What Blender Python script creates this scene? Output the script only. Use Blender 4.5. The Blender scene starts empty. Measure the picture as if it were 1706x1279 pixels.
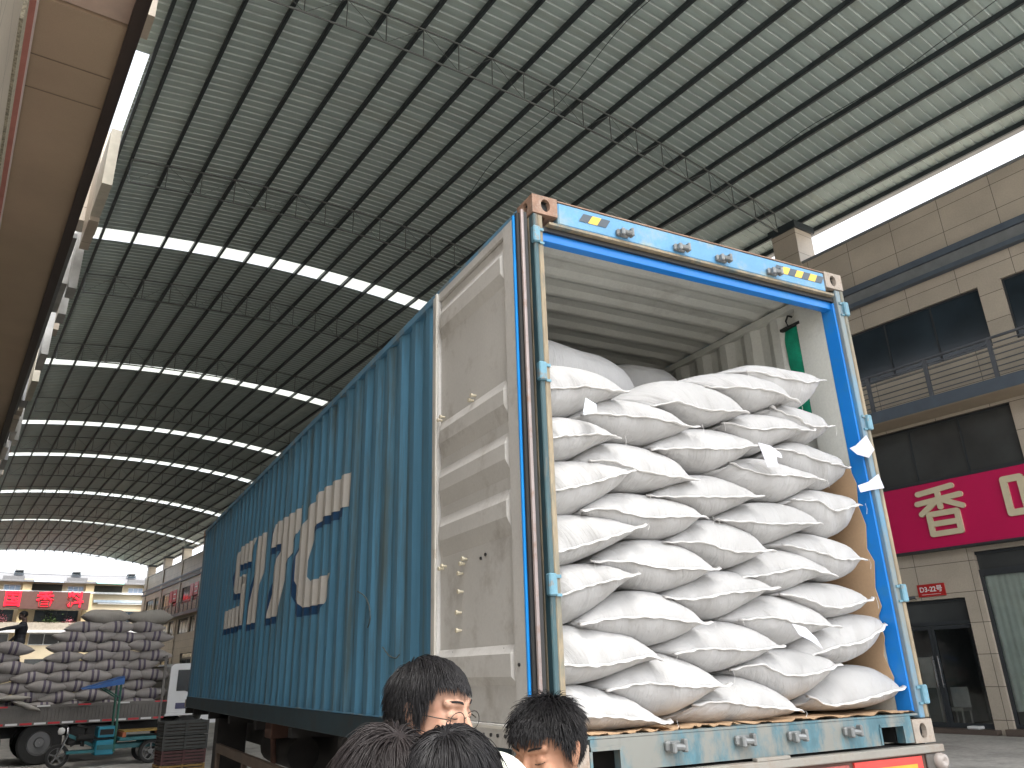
import bpy, bmesh, math, random
import numpy as np
from mathutils import Vector, Matrix
R_ = math.radians
random.seed(7); np.random.seed(7)
scene = bpy.context.scene
COL = scene.collection

# ---------------------------------------------------------------- camera
cam_d = bpy.data.cameras.new('camera'); cam = bpy.data.objects.new('camera', cam_d); COL.objects.link(cam)
cam_d.sensor_width = 36.0; cam_d.lens = 1330.93/1706*36.0
cam_d.shift_x = (853-842.2)/1706; cam_d.shift_y = (578.19-639.5)/1706
cam_d.clip_start = 0.05; cam_d.clip_end = 2000
RC = ((0.887995, -0.459091, -0.0264589), (0.150235, 0.34401, -0.926869), (0.434619, 0.81908, 0.374451))
CX, CY, CZ = -1.94629, -3.29924, 1.8774
m = Matrix.Identity(4)
for i in range(3):
    m[i][0] = RC[0][i]; m[i][1] = -RC[1][i]; m[i][2] = -RC[2][i]
m[0][3], m[1][3], m[2][3] = CX, CY, CZ
cam.matrix_world = m
scene.camera = cam
# ---------------------------------------------------------------- light
SUN_EL, SUN_AZ = 63.0, 172.0       # compass degrees clockwise from +Y : behind the camera, a little left
world = bpy.data.worlds.new('World'); scene.world = world; world.use_nodes = True
nt = world.node_tree; nt.nodes.clear()
sky = nt.nodes.new('ShaderNodeTexSky'); sky.sky_type = 'NISHITA'; sky.sun_disc = False
sky.sun_elevation = R_(SUN_EL); sky.sun_rotation = R_(SUN_AZ); sky.air_density = 1.0; sky.dust_density = 4.0; sky.ozone_density = 1.0
hs = nt.nodes.new('ShaderNodeHueSaturation'); hs.inputs['Saturation'].default_value = 0.22
bg = nt.nodes.new('ShaderNodeBackground'); bg.inputs['Strength'].default_value = 0.15
wo = nt.nodes.new('ShaderNodeOutputWorld')
nt.links.new(sky.outputs[0], hs.inputs['Color']); nt.links.new(hs.outputs[0], bg.inputs[0]); nt.links.new(bg.outputs[0], wo.inputs[0])
sun_d = bpy.data.lights.new('sun', 'SUN'); sun = bpy.data.objects.new('sun', sun_d); COL.objects.link(sun)
sun_d.energy = 1.2; sun_d.angle = R_(25); sun_d.color = (1.0, 0.96, 0.9)
az, el = R_(SUN_AZ), R_(SUN_EL)
sdir = Vector((math.sin(az)*math.cos(el), math.cos(az)*math.cos(el), math.sin(el)))   # towards the sun
sun.rotation_euler = sdir.to_track_quat('Z', 'Y').to_euler()
sun.location = (0, -10, 30)
vs = scene.view_settings; vs.view_transform = 'Standard'; vs.look = 'None'; vs.gamma = 1.0
vs.exposure = 2.12; vs.use_curve_mapping = False
scene.render.engine = 'CYCLES'
scene.cycles.max_bounces = 10; scene.cycles.diffuse_bounces = 6; scene.cycles.glossy_bounces = 3
scene.cycles.transmission_bounces = 4; scene.cycles.transparent_max_bounces = 6
scene.cycles.sample_clamp_indirect = 6.0; scene.cycles.use_denoising = True

TH = 0.115                         # the market street is turned 6.6 degrees from the container
BM = Matrix.Translation((CX, CY, 0)) @ Matrix.Rotation(TH, 4, 'Z')
HB = 1.4476                        # underside of the container above the ground

# ---------------------------------------------------------------- materials
MATS = {}
def mat(name, c, rough=0.6, metal=0.0, var=0.12, vscale=3.0, c2=None, c2amt=0.5, c2scale=2.0, c2lo=0.5, c2hi=0.65, bump=0.0, bscale=40.0,
        stretch=(1, 1, 1), fine=0.0, fscale=60.0, spec=0.5, emit=None, coord='Object', sheen=0.0, trans=0.0):
    if name in MATS: return MATS[name]
    M = bpy.data.materials.new(name); M.use_nodes = True; n = M.node_tree; N = n.nodes; L = n.links
    b = N['Principled BSDF']; b.inputs['Roughness'].default_value = rough; b.inputs['Metallic'].default_value = metal
    b.inputs['Specular IOR Level'].default_value = spec
    if sheen: b.inputs['Sheen Weight'].default_value = sheen
    tc = N.new('ShaderNodeTexCoord'); mp = N.new('ShaderNodeMapping'); mp.inputs['Scale'].default_value = stretch
    L.new(tc.outputs[coord], mp.inputs[0])
    def noise(s, d=4.0, r=0.6):
        t = N.new('ShaderNodeTexNoise'); t.inputs['Scale'].default_value = s; t.inputs['Detail'].default_value = d; t.inputs['Roughness'].default_value = r
        L.new(mp.outputs[0], t.inputs['Vector']); return t.outputs['Fac']
    def mixc(f, a, bb):
        x = N.new('ShaderNodeMix'); x.data_type = 'RGBA'
        if isinstance(f, float): x.inputs[0].default_value = f
        else: L.new(f, x.inputs[0])
        for k, v in ((6, a), (7, bb)):
            if isinstance(v, tuple): x.inputs[k].default_value = (*v[:3], 1)
            else: L.new(v, x.inputs[k])
        return x.outputs[2]
    def ramp(f, lo, hi):
        r = N.new('ShaderNodeMapRange'); r.inputs['From Min'].default_value = lo; r.inputs['From Max'].default_value = hi
        L.new(f, r.inputs['Value']); return r.outputs[0]
    col = tuple(c)
    lo = tuple(max(0, x*(1-var)) for x in c); hi = tuple(min(1, x*(1+var)) for x in c)
    col = mixc(ramp(noise(vscale), 0.3, 0.7), lo, hi)
    if fine: col = mixc(ramp(noise(fscale, 2.0), 0.35, 0.65), col, mixc(fine, col, (0.02, 0.02, 0.02)))
    if c2 is not None:
        f = ramp(noise(c2scale, 8.0, 0.7), c2lo, c2hi)
        mm = N.new('ShaderNodeMath'); mm.operation = 'MULTIPLY'; mm.inputs[1].default_value = c2amt; L.new(f, mm.inputs[0])
        col = mixc(mm.outputs[0], col, tuple(c2))
    L.new(col, b.inputs['Base Color'])
    if bump:
        bp = N.new('ShaderNodeBump'); bp.inputs['Strength'].default_value = bump; bp.inputs['Distance'].default_value = 0.01
        L.new(noise(bscale, 3.0), bp.inputs['Height']); L.new(bp.outputs[0], b.inputs['Normal'])
    if emit:
        b.inputs['Emission Color'].default_value = (*c[:3], 1); b.inputs['Emission Strength'].default_value = emit
    if trans: b.inputs['Transmission Weight'].default_value = trans
    MATS[name] = M
    return M

def link_col(M, fn):
    """insert an extra colour step before the base colour: fn(nodes, links, colour_socket, object_coord_socket) -> socket"""
    n = M.node_tree; b = n.nodes['Principled BSDF']; l = b.inputs['Base Color'].links[0]; s = l.from_socket
    tc = [x for x in n.nodes if x.type == 'TEX_COORD'][0]
    out = fn(n.nodes, n.links, s, tc); n.links.new(out, b.inputs['Base Color'])
def math_n(N, L, op, a, b=None, c=None):
    x = N.new('ShaderNodeMath'); x.operation = op
    for i, v in enumerate((a, b, c)):
        if v is None: continue
        if isinstance(v, (int, float)): x.inputs[i].default_value = v
        else: L.new(v, x.inputs[i])
    return x.outputs[0]
def mix_n(N, L, f, a, b):
    x = N.new('ShaderNodeMix'); x.data_type = 'RGBA'
    L.new(f, x.inputs[0]) if not isinstance(f, float) else setattr(x.inputs[0], 'default_value', f)
    for k, v in ((6, a), (7, b)):
        if isinstance(v, tuple): x.inputs[k].default_value = (*v, 1)
        else: L.new(v, x.inputs[k])
    return x.outputs[2]

# ---------------------------------------------------------------- mesh helpers
class MB:
    def __init__(s): s.v = []; s.f = []; s.mi = []; s.uv = None
    def add(s, vs_, fs_, k=0):
        o = len(s.v); s.v += [tuple(p) for p in vs_]; s.f += [tuple(o+i for i in f) for f in fs_]; s.mi += [k]*len(fs_); return s
    def box(s, x0, x1, y0, y1, z0, z1, k=0, M=None, bev=0.0):
        if bev > 0:
            b = bev; V = []; 
            P = [(x0, x1), (y0, y1), (z0, z1)]
            idx = {}
            for ax in range(3):
                for sx in (0, 1):
                    for sy in (0, 1):
                        for sz in (0, 1):
                            q = [P[0][sx], P[1][sy], P[2][sz]]; sg = (sx, sy, sz)
                            for a in range(3):
                                if a != ax: q[a] += b if sg[a] == 0 else -b
                            idx[(ax, sx, sy, sz)] = len(V); V.append(tuple(q))
            bm = bmesh.new(); bv = [bm.verts.new(p) for p in V]; bmesh.ops.convex_hull(bm, input=bv)
            V = [tuple(v.co) for v in bm.verts]; bm.verts.index_update(); F = [tuple(v.index for v in f.verts) for f in bm.faces]; bm.free()
        else:
            V = [(x0, y0, z0), (x1, y0, z0), (x1, y1, z0), (x0, y1, z0), (x0, y0, z1), (x1, y0, z1), (x1, y1, z1), (x0, y1, z1)]
            F = [(0, 3, 2, 1), (4, 5, 6, 7), (0, 1, 5, 4), (1, 2, 6, 5), (2, 3, 7, 6), (3, 0, 4, 7)]
        if M is not None: V = [tuple(M @ Vector(p)) for p in V]
        return s.add(V, F, k)
    def quad(s, a, b, c, d, k=0): return s.add([a, b, c, d], [(0, 1, 2, 3)], k)
    def tube(s, pts, r, n=8, k=0, cap=True):
        pts = [Vector(p) for p in pts]; rs = r if isinstance(r, (list, tuple)) else [r]*len(pts)
        V = []; up = Vector((0, 0, 1))
        for i, p in enumerate(pts):
            d = (pts[min(i+1, len(pts)-1)]-pts[max(i-1, 0)])
            if d.length < 1e-9: d = Vector((0, 0, 1))
            d.normalize(); a = d.cross(up)
            if a.length < 1e-3: a = d.cross(Vector((1, 0, 0)))
            a.normalize(); b = a.cross(d)
            for j in range(n):
                t = 2*math.pi*j/n; V.append(p+a*math.cos(t)*rs[i]+b*math.sin(t)*rs[i])
        F = []
        for i in range(len(pts)-1):
            for j in range(n):
                F.append((i*n+j, i*n+(j+1) % n, (i+1)*n+(j+1) % n, (i+1)*n+j))
        if cap: F.append(tuple(range(n))[::-1]); F.append(tuple((len(pts)-1)*n+j for j in range(n)))
        return s.add(V, F, k)
    def bar(s, a, b, w, h, k=0):
        a = Vector(a); b = Vector(b); d = (b-a).normalized(); sd = d.cross(Vector((0, 0, 1)))
        if sd.length < 1e-3: sd = Vector((1, 0, 0))
        sd.normalize(); u = sd.cross(d)
        V = []
        for p in (a, b):
            for i, j in ((-1, -1), (1, -1), (1, 1), (-1, 1)): V.append(p+sd*i*w/2+u*j*h/2)
        return s.add(V, [(0, 1, 2, 3)[::-1], (4, 5, 6, 7), (0, 1, 5, 4), (1, 2, 6, 5), (2, 3, 7, 6), (3, 0, 4, 7)], k)
    def prism(s, poly, axis, a0, a1, k=0):
        """poly in the two other axes (cyclic order), extruded along axis from a0 to a1"""
        def P(p, a):
            if axis == 0: return (a, p[0], p[1])
            if axis == 1: return (p[0], a, p[1])
            return (p[0], p[1], a)
        n = len(poly); V = [P(p, a0) for p in poly]+[P(p, a1) for p in poly]
        F = [tuple(range(n)), tuple(range(n, 2*n))[::-1]]+[(i, i+n, (i+1) % n+n, (i+1) % n) for i in range(n)]
        return s.add(V, F, k)
    def disc_wheel(s, c, r, w, axis=1, n=32, k=0, hub=0.0):
        return s
    def lathe(s, prof, c, axis=1, n=32, k=0):
        """prof: list of (radius, along) spun about axis through c"""
        V = []; m_ = len(prof)
        for j in range(n):
            t = 2*math.pi*j/n; ca, sa = math.cos(t), math.sin(t)
            for r, a in prof:
                if axis == 1: V.append((c[0]+r*ca, c[1]+a, c[2]+r*sa))
                elif axis == 0: V.append((c[0]+a, c[1]+r*ca, c[2]+r*sa))
                else: V.append((c[0]+r*ca, c[1]+r*sa, c[2]+a))
        F = [(j*m_+i, j*m_+i+1, ((j+1) % n)*m_+i+1, ((j+1) % n)*m_+i) for j in range(n) for i in range(m_-1)]
        return s.add(V, F, k)
    def build(s, name, mats, parent=None, M=None, smooth=False, fixn=True, auto=None):
        me = bpy.data.meshes.new(name); me.from_pydata(s.v, [], s.f)
        if not isinstance(mats, (list, tuple)): mats = [mats]
        for q in mats: me.materials.append(q)
        if len(mats) > 1: me.polygons.foreach_set('material_index', s.mi)
        if s.uv is not None:
            ul = me.uv_layers.new(name='UVMap'); li = np.empty(len(me.loops), dtype=np.int32); me.loops.foreach_get('vertex_index', li)
            ul.data.foreach_set('uv', np.array(s.uv, dtype=np.float32)[li].ravel())
        me.update()
        if fixn:
            bm = bmesh.new(); bm.from_mesh(me); bmesh.ops.recalc_face_normals(bm, faces=bm.faces[:]); bm.to_mesh(me); bm.free()
        if smooth or auto: me.polygons.foreach_set('use_smooth', [True]*len(me.polygons))
        if auto:
            try: me.set_sharp_from_angle(angle=R_(auto))
            except Exception: pass
        o = bpy.data.objects.new(name, me); COL.objects.link(o)
        if parent is not None: o.parent = parent
        if M is not None: o.matrix_world = M if parent is None else o.matrix_world
        if M is not None and parent is None: o.matrix_world = M
        return o
def tag(o, label=None, cat=None, group=None, kind=None):
    if label: o['label'] = label
    if cat: o['category'] = cat
    if group: o['group'] = group
    if kind: o['kind'] = kind
    return o
def thing(name, label, cat, loc=(0, 0, 0), rz=0.0, group=None, bld=False):
    e = bpy.data.objects.new(name, None); COL.objects.link(e); e.empty_display_size = 0.2
    M = Matrix.Translation(loc) @ Matrix.Rotation(rz, 4, 'Z')
    e.matrix_world = BM @ M if bld else M
    return tag(e, label, cat, group)
def text_mesh(name, body, size, M_, m_, parent=None, extrude=0.01, offset=0.0, bold=0.0):
    cu = bpy.data.curves.new(name, 'FONT'); cu.body = body; cu.size = size; cu.extrude = extrude; cu.offset = bold
    cu.align_x = 'CENTER'; cu.align_y = 'CENTER'
    to = bpy.data.objects.new(name+'_src', cu); COL.objects.link(to)
    bpy.context.view_layer.update()
    dg = bpy.context.evaluated_depsgraph_get(); me = bpy.data.meshes.new_from_object(to.evaluated_get(dg))
    bpy.data.objects.remove(to); bpy.data.curves.remove(cu)
    me.transform(M_); me.name = name
    me.materials.clear(); me.materials.append(m_)
    o = bpy.data.objects.new(name, me); COL.objects.link(o)
    if parent is not None: o.parent = parent
    return o
def copy_tree(o, parent=None):
    c = o.copy(); COL.objects.link(c); c.parent = parent
    for ch in list(o.children): copy_tree(ch, c)
    return c
def catmull(P, n):
    P = [Vector(p) for p in P]
    if len(P) == 2: return [P[0].lerp(P[1], i/(n-1)) for i in range(n)]
    E = [P[0]*2-P[1]]+P+[P[-1]*2-P[-2]]
    d = [0]
    for i in range(len(P)-1): d.append(d[-1]+(P[i+1]-P[i]).length)
    out = []
    for i in range(n):
        t = d[-1]*i/(n-1); k = 0
        while k < len(P)-2 and t > d[k+1]: k += 1
        u = (t-d[k])/max(d[k+1]-d[k], 1e-9); u = min(max(u, 0), 1)
        a, b, c, e = E[k], E[k+1], E[k+2], E[k+3]
        out.append(0.5*((2*b)+(c-a)*u+(2*a-5*b+4*c-e)*u*u+(3*b-a-3*c+e)*u**3))
    return out
# ================================================================= SETTING
RBV, RBH = -15.0, 3.2  # front face and height of the added light-blocking block behind the camera
concrete = mat('concrete_ground', (0.48, 0.46, 0.43), 0.85, var=0.18, vscale=0.35, c2=(0.16, 0.15, 0.14), c2amt=0.5, c2scale=0.9, fine=0.25, fscale=9, bump=0.15, bscale=30)
g = MB(); g.quad((-400, -300, 0), (400, -300, 0), (400, 500, 0), (-400, 500, 0)); tag(g.build('ground', concrete, fixn=False), kind='structure')

# materials of the market
tile = mat('facade_tile', (0.50, 0.435, 0.355), 0.45, var=0.1, vscale=0.8, fine=0.1, fscale=25)
def tilefn(N, L, s, tc):
    sp = N.new('ShaderNodeSeparateXYZ'); L.new(tc.outputs['Object'], sp.inputs[0])
    fy = math_n(N, L, 'FRACT', math_n(N, L, 'MULTIPLY_ADD', sp.outputs[1], 1/1.55, 0.6129-0.004))
    fz = math_n(N, L, 'FRACT', math_n(N, L, 'MULTIPLY_ADD', sp.outputs[2], 1/0.79, 0.5696-0.006))
    a = math_n(N, L, 'LESS_THAN', fy, 0.010); b = math_n(N, L, 'LESS_THAN', fz, 0.02)
    mk = math_n(N, L, 'MAXIMUM', a, b)
    wn = N.new('ShaderNodeTexWhiteNoise'); cb = N.new('ShaderNodeCombineXYZ')
    L.new(math_n(N, L, 'FLOOR', math_n(N, L, 'MULTIPLY_ADD', sp.outputs[1], 1/1.55, 0.609)), cb.inputs[0])
    L.new(math_n(N, L, 'FLOOR', math_n(N, L, 'MULTIPLY_ADD', sp.outputs[2], 1/0.79, 0.5636)), cb.inputs[1])
    L.new(cb.outputs[0], wn.inputs['Vector'])
    f = math_n(N, L, 'MULTIPLY_ADD', wn.outputs['Value'], 0.16, 0.92)
    vm = N.new('ShaderNodeVectorMath'); vm.operation = 'SCALE'; L.new(s, vm.inputs[0]); L.new(f, vm.inputs['Scale'])
    return mix_n(N, L, mk, vm.outputs[0], (0.09, 0.075, 0.06))
link_col(tile, tilefn)
bandm = mat('grey_blue_metal', (0.10, 0.125, 0.16), 0.5, metal=0.2, var=0.1)
bandl = mat('light_band', (0.19, 0.20, 0.205), 0.55)
darkglass = mat('dark_window_glass', (0.018, 0.028, 0.038), 0.12, var=0.4, vscale=0.6, spec=0.6)
greyglass = mat('grey_window_glass', (0.055, 0.06, 0.062), 0.16, var=0.35, vscale=0.5, spec=0.6)
framem = mat('dark_window_frame', (0.03, 0.035, 0.04), 0.5)
railm = mat('rail_metal', (0.12, 0.13, 0.15), 0.45, metal=0.4)
soffitm = mat('soffit_paint', (0.40, 0.33, 0.24), 0.7, var=0.08, vscale=1.2)
steel = mat('roof_steel_dark', (0.035, 0.045, 0.05), 0.5, metal=0.2, var=0.2)
trussm = mat('truss_paint', (0.10, 0.11, 0.105), 0.5, metal=0.2, var=0.2)
sheetm = mat('roof_sheet', (0.355, 0.43, 0.41), 0.5, metal=0.0, var=0.10, vscale=0.8, c2=(0.31, 0.335, 0.29), c2amt=0.5, c2scale=0.5, stretch=(0.3, 3.0, 1))
darktrim = mat('brown_trim', (0.045, 0.03, 0.025), 0.5)
stonestep = mat('step_stone', (0.12, 0.09, 0.075), 0.6, fine=0.3)

# ---------------------------------------------------------------- arched market roof (one thing)
def prof(u): return 18.35-0.00875*(u-10.5)**2
roof = thing('market_roof', 'arched corrugated metal roof on lattice trusses covering the whole market street', 'roof', bld=True)
U0, U1, V0, V1 = 1.85, 24.45, -14.5, 126.0  # roof runs on unseen behind the camera, lengthened to cut sky light
sky_strips = [(30.35, 31.4), (46.3, 47.4), (59.2, 60.3), (68.8, 69.8), (84.0, 85.1), (100.6, 101.6)]
us = [U0+(U1-U0)*i/18 for i in range(19)]
ribs = []; v = V0
while v < V1: ribs += [(v, 0.0), (v+0.225, 0.0), (v+0.245, 0.045), (v+0.28, 0.045), (v+0.30, 0.0)]; v += 0.30
def in_strip(a): return any(p-0.02 < a < q for p, q in sky_strips)
s_ = MB(); n_u = len(us)
for (vv, dz) in ribs:
    for j, u in enumerate(us):
        if j == 0: u = 1.42 if vv < 19.7 else 1.92
        s_.v.append((u, vv, prof(u)+0.17+dz))
for i in range(len(ribs)-1):
    if ribs[i+1][0]-ribs[i][0] < 1e-6: continue
    if in_strip((ribs[i][0]+ribs[i+1][0])/2): continue
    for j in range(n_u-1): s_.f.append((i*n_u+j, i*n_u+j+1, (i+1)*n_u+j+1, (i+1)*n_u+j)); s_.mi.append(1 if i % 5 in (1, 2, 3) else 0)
s_.build('roof_sheet', [sheetm, mat('roof_rib_highlight', (0.50, 0.57, 0.55), 0.4)], roof, fixn=False)  # paler rib colour paints in the light lines along the ribs
# translucent daylight strips
tl = bpy.data.materials.new('daylight_panel'); tl.use_nodes = True; N = tl.node_tree.nodes; L = tl.node_tree.links; N.clear()
tb = N.new('ShaderNodeBsdfTranslucent'); tb.inputs[0].default_value = (0.34, 0.35, 0.31, 1); tr = N.new('ShaderNodeBsdfTransparent'); tr.inputs[0].default_value = (0.34, 0.35, 0.315, 1)
mx = N.new('ShaderNodeMixShader'); mx.inputs[0].default_value = 0.55; out = N.new('ShaderNodeOutputMaterial')
L.new(tb.outputs[0], mx.inputs[1]); L.new(tr.outputs[0], mx.inputs[2]); L.new(mx.outputs[0], out.inputs[0])
for (a, b) in sky_strips:
    q = MB()
    for j in range(n_u-1):
        q.quad((us[j], a-0.05, prof(us[j])+0.24), (us[j+1], a-0.05, prof(us[j+1])+0.24), (us[j+1], b+0.1, prof(us[j+1])+0.24), (us[j], b+0.1, prof(us[j])+0.24))
    q.build('daylight_panel', tl, roof, fixn=False)
pus = [2.02, 2.46]+[3.58+1.115*i for i in range(18)]+[23.65, U1-0.1]
pus = sorted(set(round(x, 3) for x in pus if x < U1))
for u in pus:
    q = MB(); z = prof(u); sl = math.atan(-2*0.00875*(u-10.5))
    for (x0, x1, z0, z1) in ((-0.045, -0.035, 0.0, 0.16), (-0.045, 0.045, 0.15, 0.163), (-0.045, 0.045, 0.0, 0.012), (0.036, 0.045, 0.0, 0.04)):
        q.box(u+x0, u+x1, V0, V1, z+z0, z+z1)
    q.build('purlin', steel, roof, fixn=False)
tv = [-4.6, 5.0, 15.2, 24.9, 34.4, 43.2, 53.2, 62.9, 71.9, 81.3, 90.8, 100.2, 109.7, 119.3, 125.6]
tu = [2.46]+[3.58+1.115*i for i in range(18)]
for v in tv:
    q = MB(); a = [(u, v, prof(u)-0.03) for u in tu]; hh = lambda u: 0.98-0.0016*(u-11)**2
    b = [(u, v, prof(u)-0.03-hh(u)) for u in tu]
    q.tube(a, 0.027, 6); q.tube(b, 0.030, 6)
    for i in range(len(tu)):
        q.tube([a[i], b[i]], 0.018, 5)
        if i < len(tu)-1:
            p, r = (a[i], b[i+1]) if i % 2 else (b[i], a[i+1])
            q.tube([p, r], 0.009, 5)
    q.build('roof_truss', trussm, roof, fixn=False, auto=40)
q = MB(); q.box(U1-0.06, U1+0.16, V0, V1, prof(U1)+0.02, prof(U1)+0.22); q.build('gutter', bandl, roof)
for (uu, v0_, v1_) in ((12.2, 3.0, 24.0), (19.6, 3.0, 26)):
    pts = [(uu+0.7*math.sin(v*0.9)*0.2+(v-v0_)*0.06, v, prof(uu)-0.02-0.05*abs(math.sin(v*0.8))) for v in np.arange(v0_, v1_, 0.5)]
    MB().tube(pts, 0.012, 5).build('cable', steel, roof, fixn=False)
# ---------------------------------------------------------------- right hand shop building (one thing)
shop = thing('shop_building', 'long beige tiled shop building with grey balcony along the right of the street', 'building', bld=True)
UF = 23.0
VA, VB = 3.6, 123.5
def holes_wall(v0, v1, z0, z1, holes, u0=UF, u1=UF+0.3):
    q = MB(); vc = sorted(set([v0, v1]+[h[0] for h in holes]+[h[1] for h in holes])); zc = sorted(set([z0, z1]+[h[2] for h in holes]+[h[3] for h in holes]))
    for i in range(len(vc)-1):
        run = None
        for j in range(len(zc)-1):
            a, b, c, d = vc[i], vc[i+1], zc[j], zc[j+1]; cm, zm = (a+b)/2, (c+d)/2
            solid = not any(h[0] < cm < h[1] and h[2] < zm < h[3] for h in holes)
            if solid:
                if run is None: run = [c, d]
                else: run[1] = d
            if (not solid or j == len(zc)-2) and run is not None:
                q.quad((u0, a, run[0]), (u0, b, run[0]), (u0, b, run[1]), (u0, a, run[1])); run = None
    for (a, b, c, d) in holes:
        q.quad((u0, a, c), (u0, a, d), (u1, a, d), (u1, a, c)); q.quad((u0, b, c), (u0, b, d), (u1, b, d), (u1, b, c))
        q.quad((u0, a, c), (u1, a, c), (u1, b, c), (u0, b, c)); q.quad((u0, a, d), (u1, a, d), (u1, b, d), (u0, b, d))
    return q
def window(par, v0, v1, z0, z1, n, glass, u=UF+0.12, fw=0.05):
    q = MB(); q.box(u-0.03, u+0.03, v0+0.002, v1-0.002, z1-fw, z1-0.002); q.box(u-0.03, u+0.03, v0+0.002, v1-0.002, z0+0.002, z0+fw)
    q.box(u-0.03, u+0.03, v0+0.002, v0+fw, z0+fw, z1-fw); q.box(u-0.03, u+0.03, v1-fw, v1-0.002, z0+fw, z1-fw)
    for i in range(1, n):
        c = v0+(v1-v0)*i/n; q.box(u-0.028, u+0.028, c-fw/2, c+fw/2, z0+fw, z1-fw)
    w = q.build('window', framem, par, fixn=False)
    p = MB(); p.box(u-0.006, u+0.006, v0+fw, v1-fw, z0+fw, z1-fw); p.build('pane', glass, w, fixn=False)
    return w
P_ = 9.7; mods = []
k = 0
while 4.9+P_*k < VB-9: mods.append(4.9+P_*k); k += 1
H = []
for m0 in mods:
    H += [(m0+1.6, m0+3.9, 9.9, 11.72), (m0+4.52, m0+9.0, 9.9, 11.72), (m0+1.6, m0+3.9, 6.62, 8.25), (m0+4.52, m0+9.0, 6.62, 8.25)]
    H += [(m0+1.2, m0+6.42, 0.15, 4.52), (m0+6.9, m0+9.3, 0.12, 3.38)]
holes_wall(VA, VB, 0, 14.9, H).build('wall', tile, shop, fixn=False)
q = MB(); q.box(UF+0.31, UF+0.33, VA, VB, 0, 0.12); q.box(UF-0.0+0.003, 36, VB, VB+0.2, 0, 14.9); q.box(UF, 36, VA-0.2, VA, 0, 14.9); q.box(35.8, 36, VA, VB, 0, 14.9)
q.box(UF+0.003, 36, VA, VB, 14.70, 14.88); q.box(UF+0.34, 36, VA, VB, 8.4, 8.7); q.box(UF+0.34, 36, VA, VB, 4.6, 4.8)
q.build('wall', tile, shop)
q = MB(); q.box(UF-0.06, UF+0.4, VA, VB, 14.9, 14.98); q.build('coping', bandl, shop)
q = MB()
q.box(UF-0.16, UF-0.003, VA, VB, 13.02, 13.22); q.box(UF-0.22, UF-0.003, VA, VB, 12.50, 12.64); q.box(UF-0.08, UF-0.004, VA, VB, 12.641, 13.019, 1)
q.build('cornice', [bandm, bandl], shop, fixn=False)
for m0 in mods:
    near = m0 < 12
    gl = darkglass
    window(shop, m0+1.6, m0+3.9, 9.9, 11.72, 2, gl); window(shop, m0+4.52, m0+9.0, 9.9, 11.72, 3, gl)
    window(shop, m0+1.6, m0+3.9, 6.62, 8.25, 2, greyglass); window(shop, m0+4.52, m0+9.0, 6.62, 8.25, 3, greyglass)
for v in [5.20+P_*k_ for k_ in range(0, 13)]:
    a = v+P_*0
    c0 = a-0.15; q = MB()
    q.box(UF-0.1, UF+0.85, c0, c0+1.0, 0.0, 16.35); q.build('pillar', tile, shop)
    q = MB(); q.box(UF-0.18, UF+0.95, c0-0.08, c0+1.08, 16.35, 16.62); q.build('bearing_plate', steel, shop)
# balcony
q = MB(); q.box(22.0, UF-0.003, VA, VB, 8.36, 8.70); q.build('balcony_slab', [bandm], shop)
q = MB(); q.box(22.03, UF-0.01, VA, VB, 8.340, 8.357); q.build('balcony_soffit', soffitm, shop)
q = MB()
for z, w in ((9.80, 0.06), (9.64, 0.03), (9.47, 0.025), (9.31, 0.025), (9.15, 0.025), (8.99, 0.025), (8.84, 0.025)):
    q.box(22.04-w/2, 22.04+w/2, VA, VB, z-w/2, z+w/2)
q.build('railing', railm, shop)
v = 9.12-1.8*3
while v < VB: q = MB(); q.box(22.0, 22.08, v-0.05, v+0.05, 8.702, 9.765); q.build('railing_post', railm, shop); v += 1.8
# ground floor front of every unit
glassm = bpy.data.materials.new('shop_glass'); glassm.use_nodes = True; N = glassm.node_tree.nodes; L = glassm.node_tree.links; N.clear()
gg = N.new('ShaderNodeBsdfGlossy'); gg.inputs['Roughness'].default_value = 0.03; gt = N.new('ShaderNodeBsdfTransparent'); gt.inputs[0].default_value = (0.97, 0.99, 0.98, 1)
fr = N.new('ShaderNodeFresnel'); fr.inputs[0].default_value = 1.6; mx = N.new('ShaderNodeMixShader'); out = N.new('ShaderNodeOutputMaterial')
L.new(fr.outputs[0], mx.inputs[0]); L.new(gt.outputs[0], mx.inputs[1]); L.new(gg.outputs[0], mx.inputs[2]); L.new(mx.outputs[0], out.inputs[0])
curtain = mat('pale_green_curtain', (0.76, 0.84, 0.80), 0.8, var=0.12, vscale=2)
chrome = mat('chrome', (0.6, 0.6, 0.62), 0.25, metal=1.0)
intm = mat('interior_wall', (0.45, 0.46, 0.46), 0.8)
whitem = mat('white_plastic', (0.7, 0.7, 0.7), 0.5)
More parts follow.
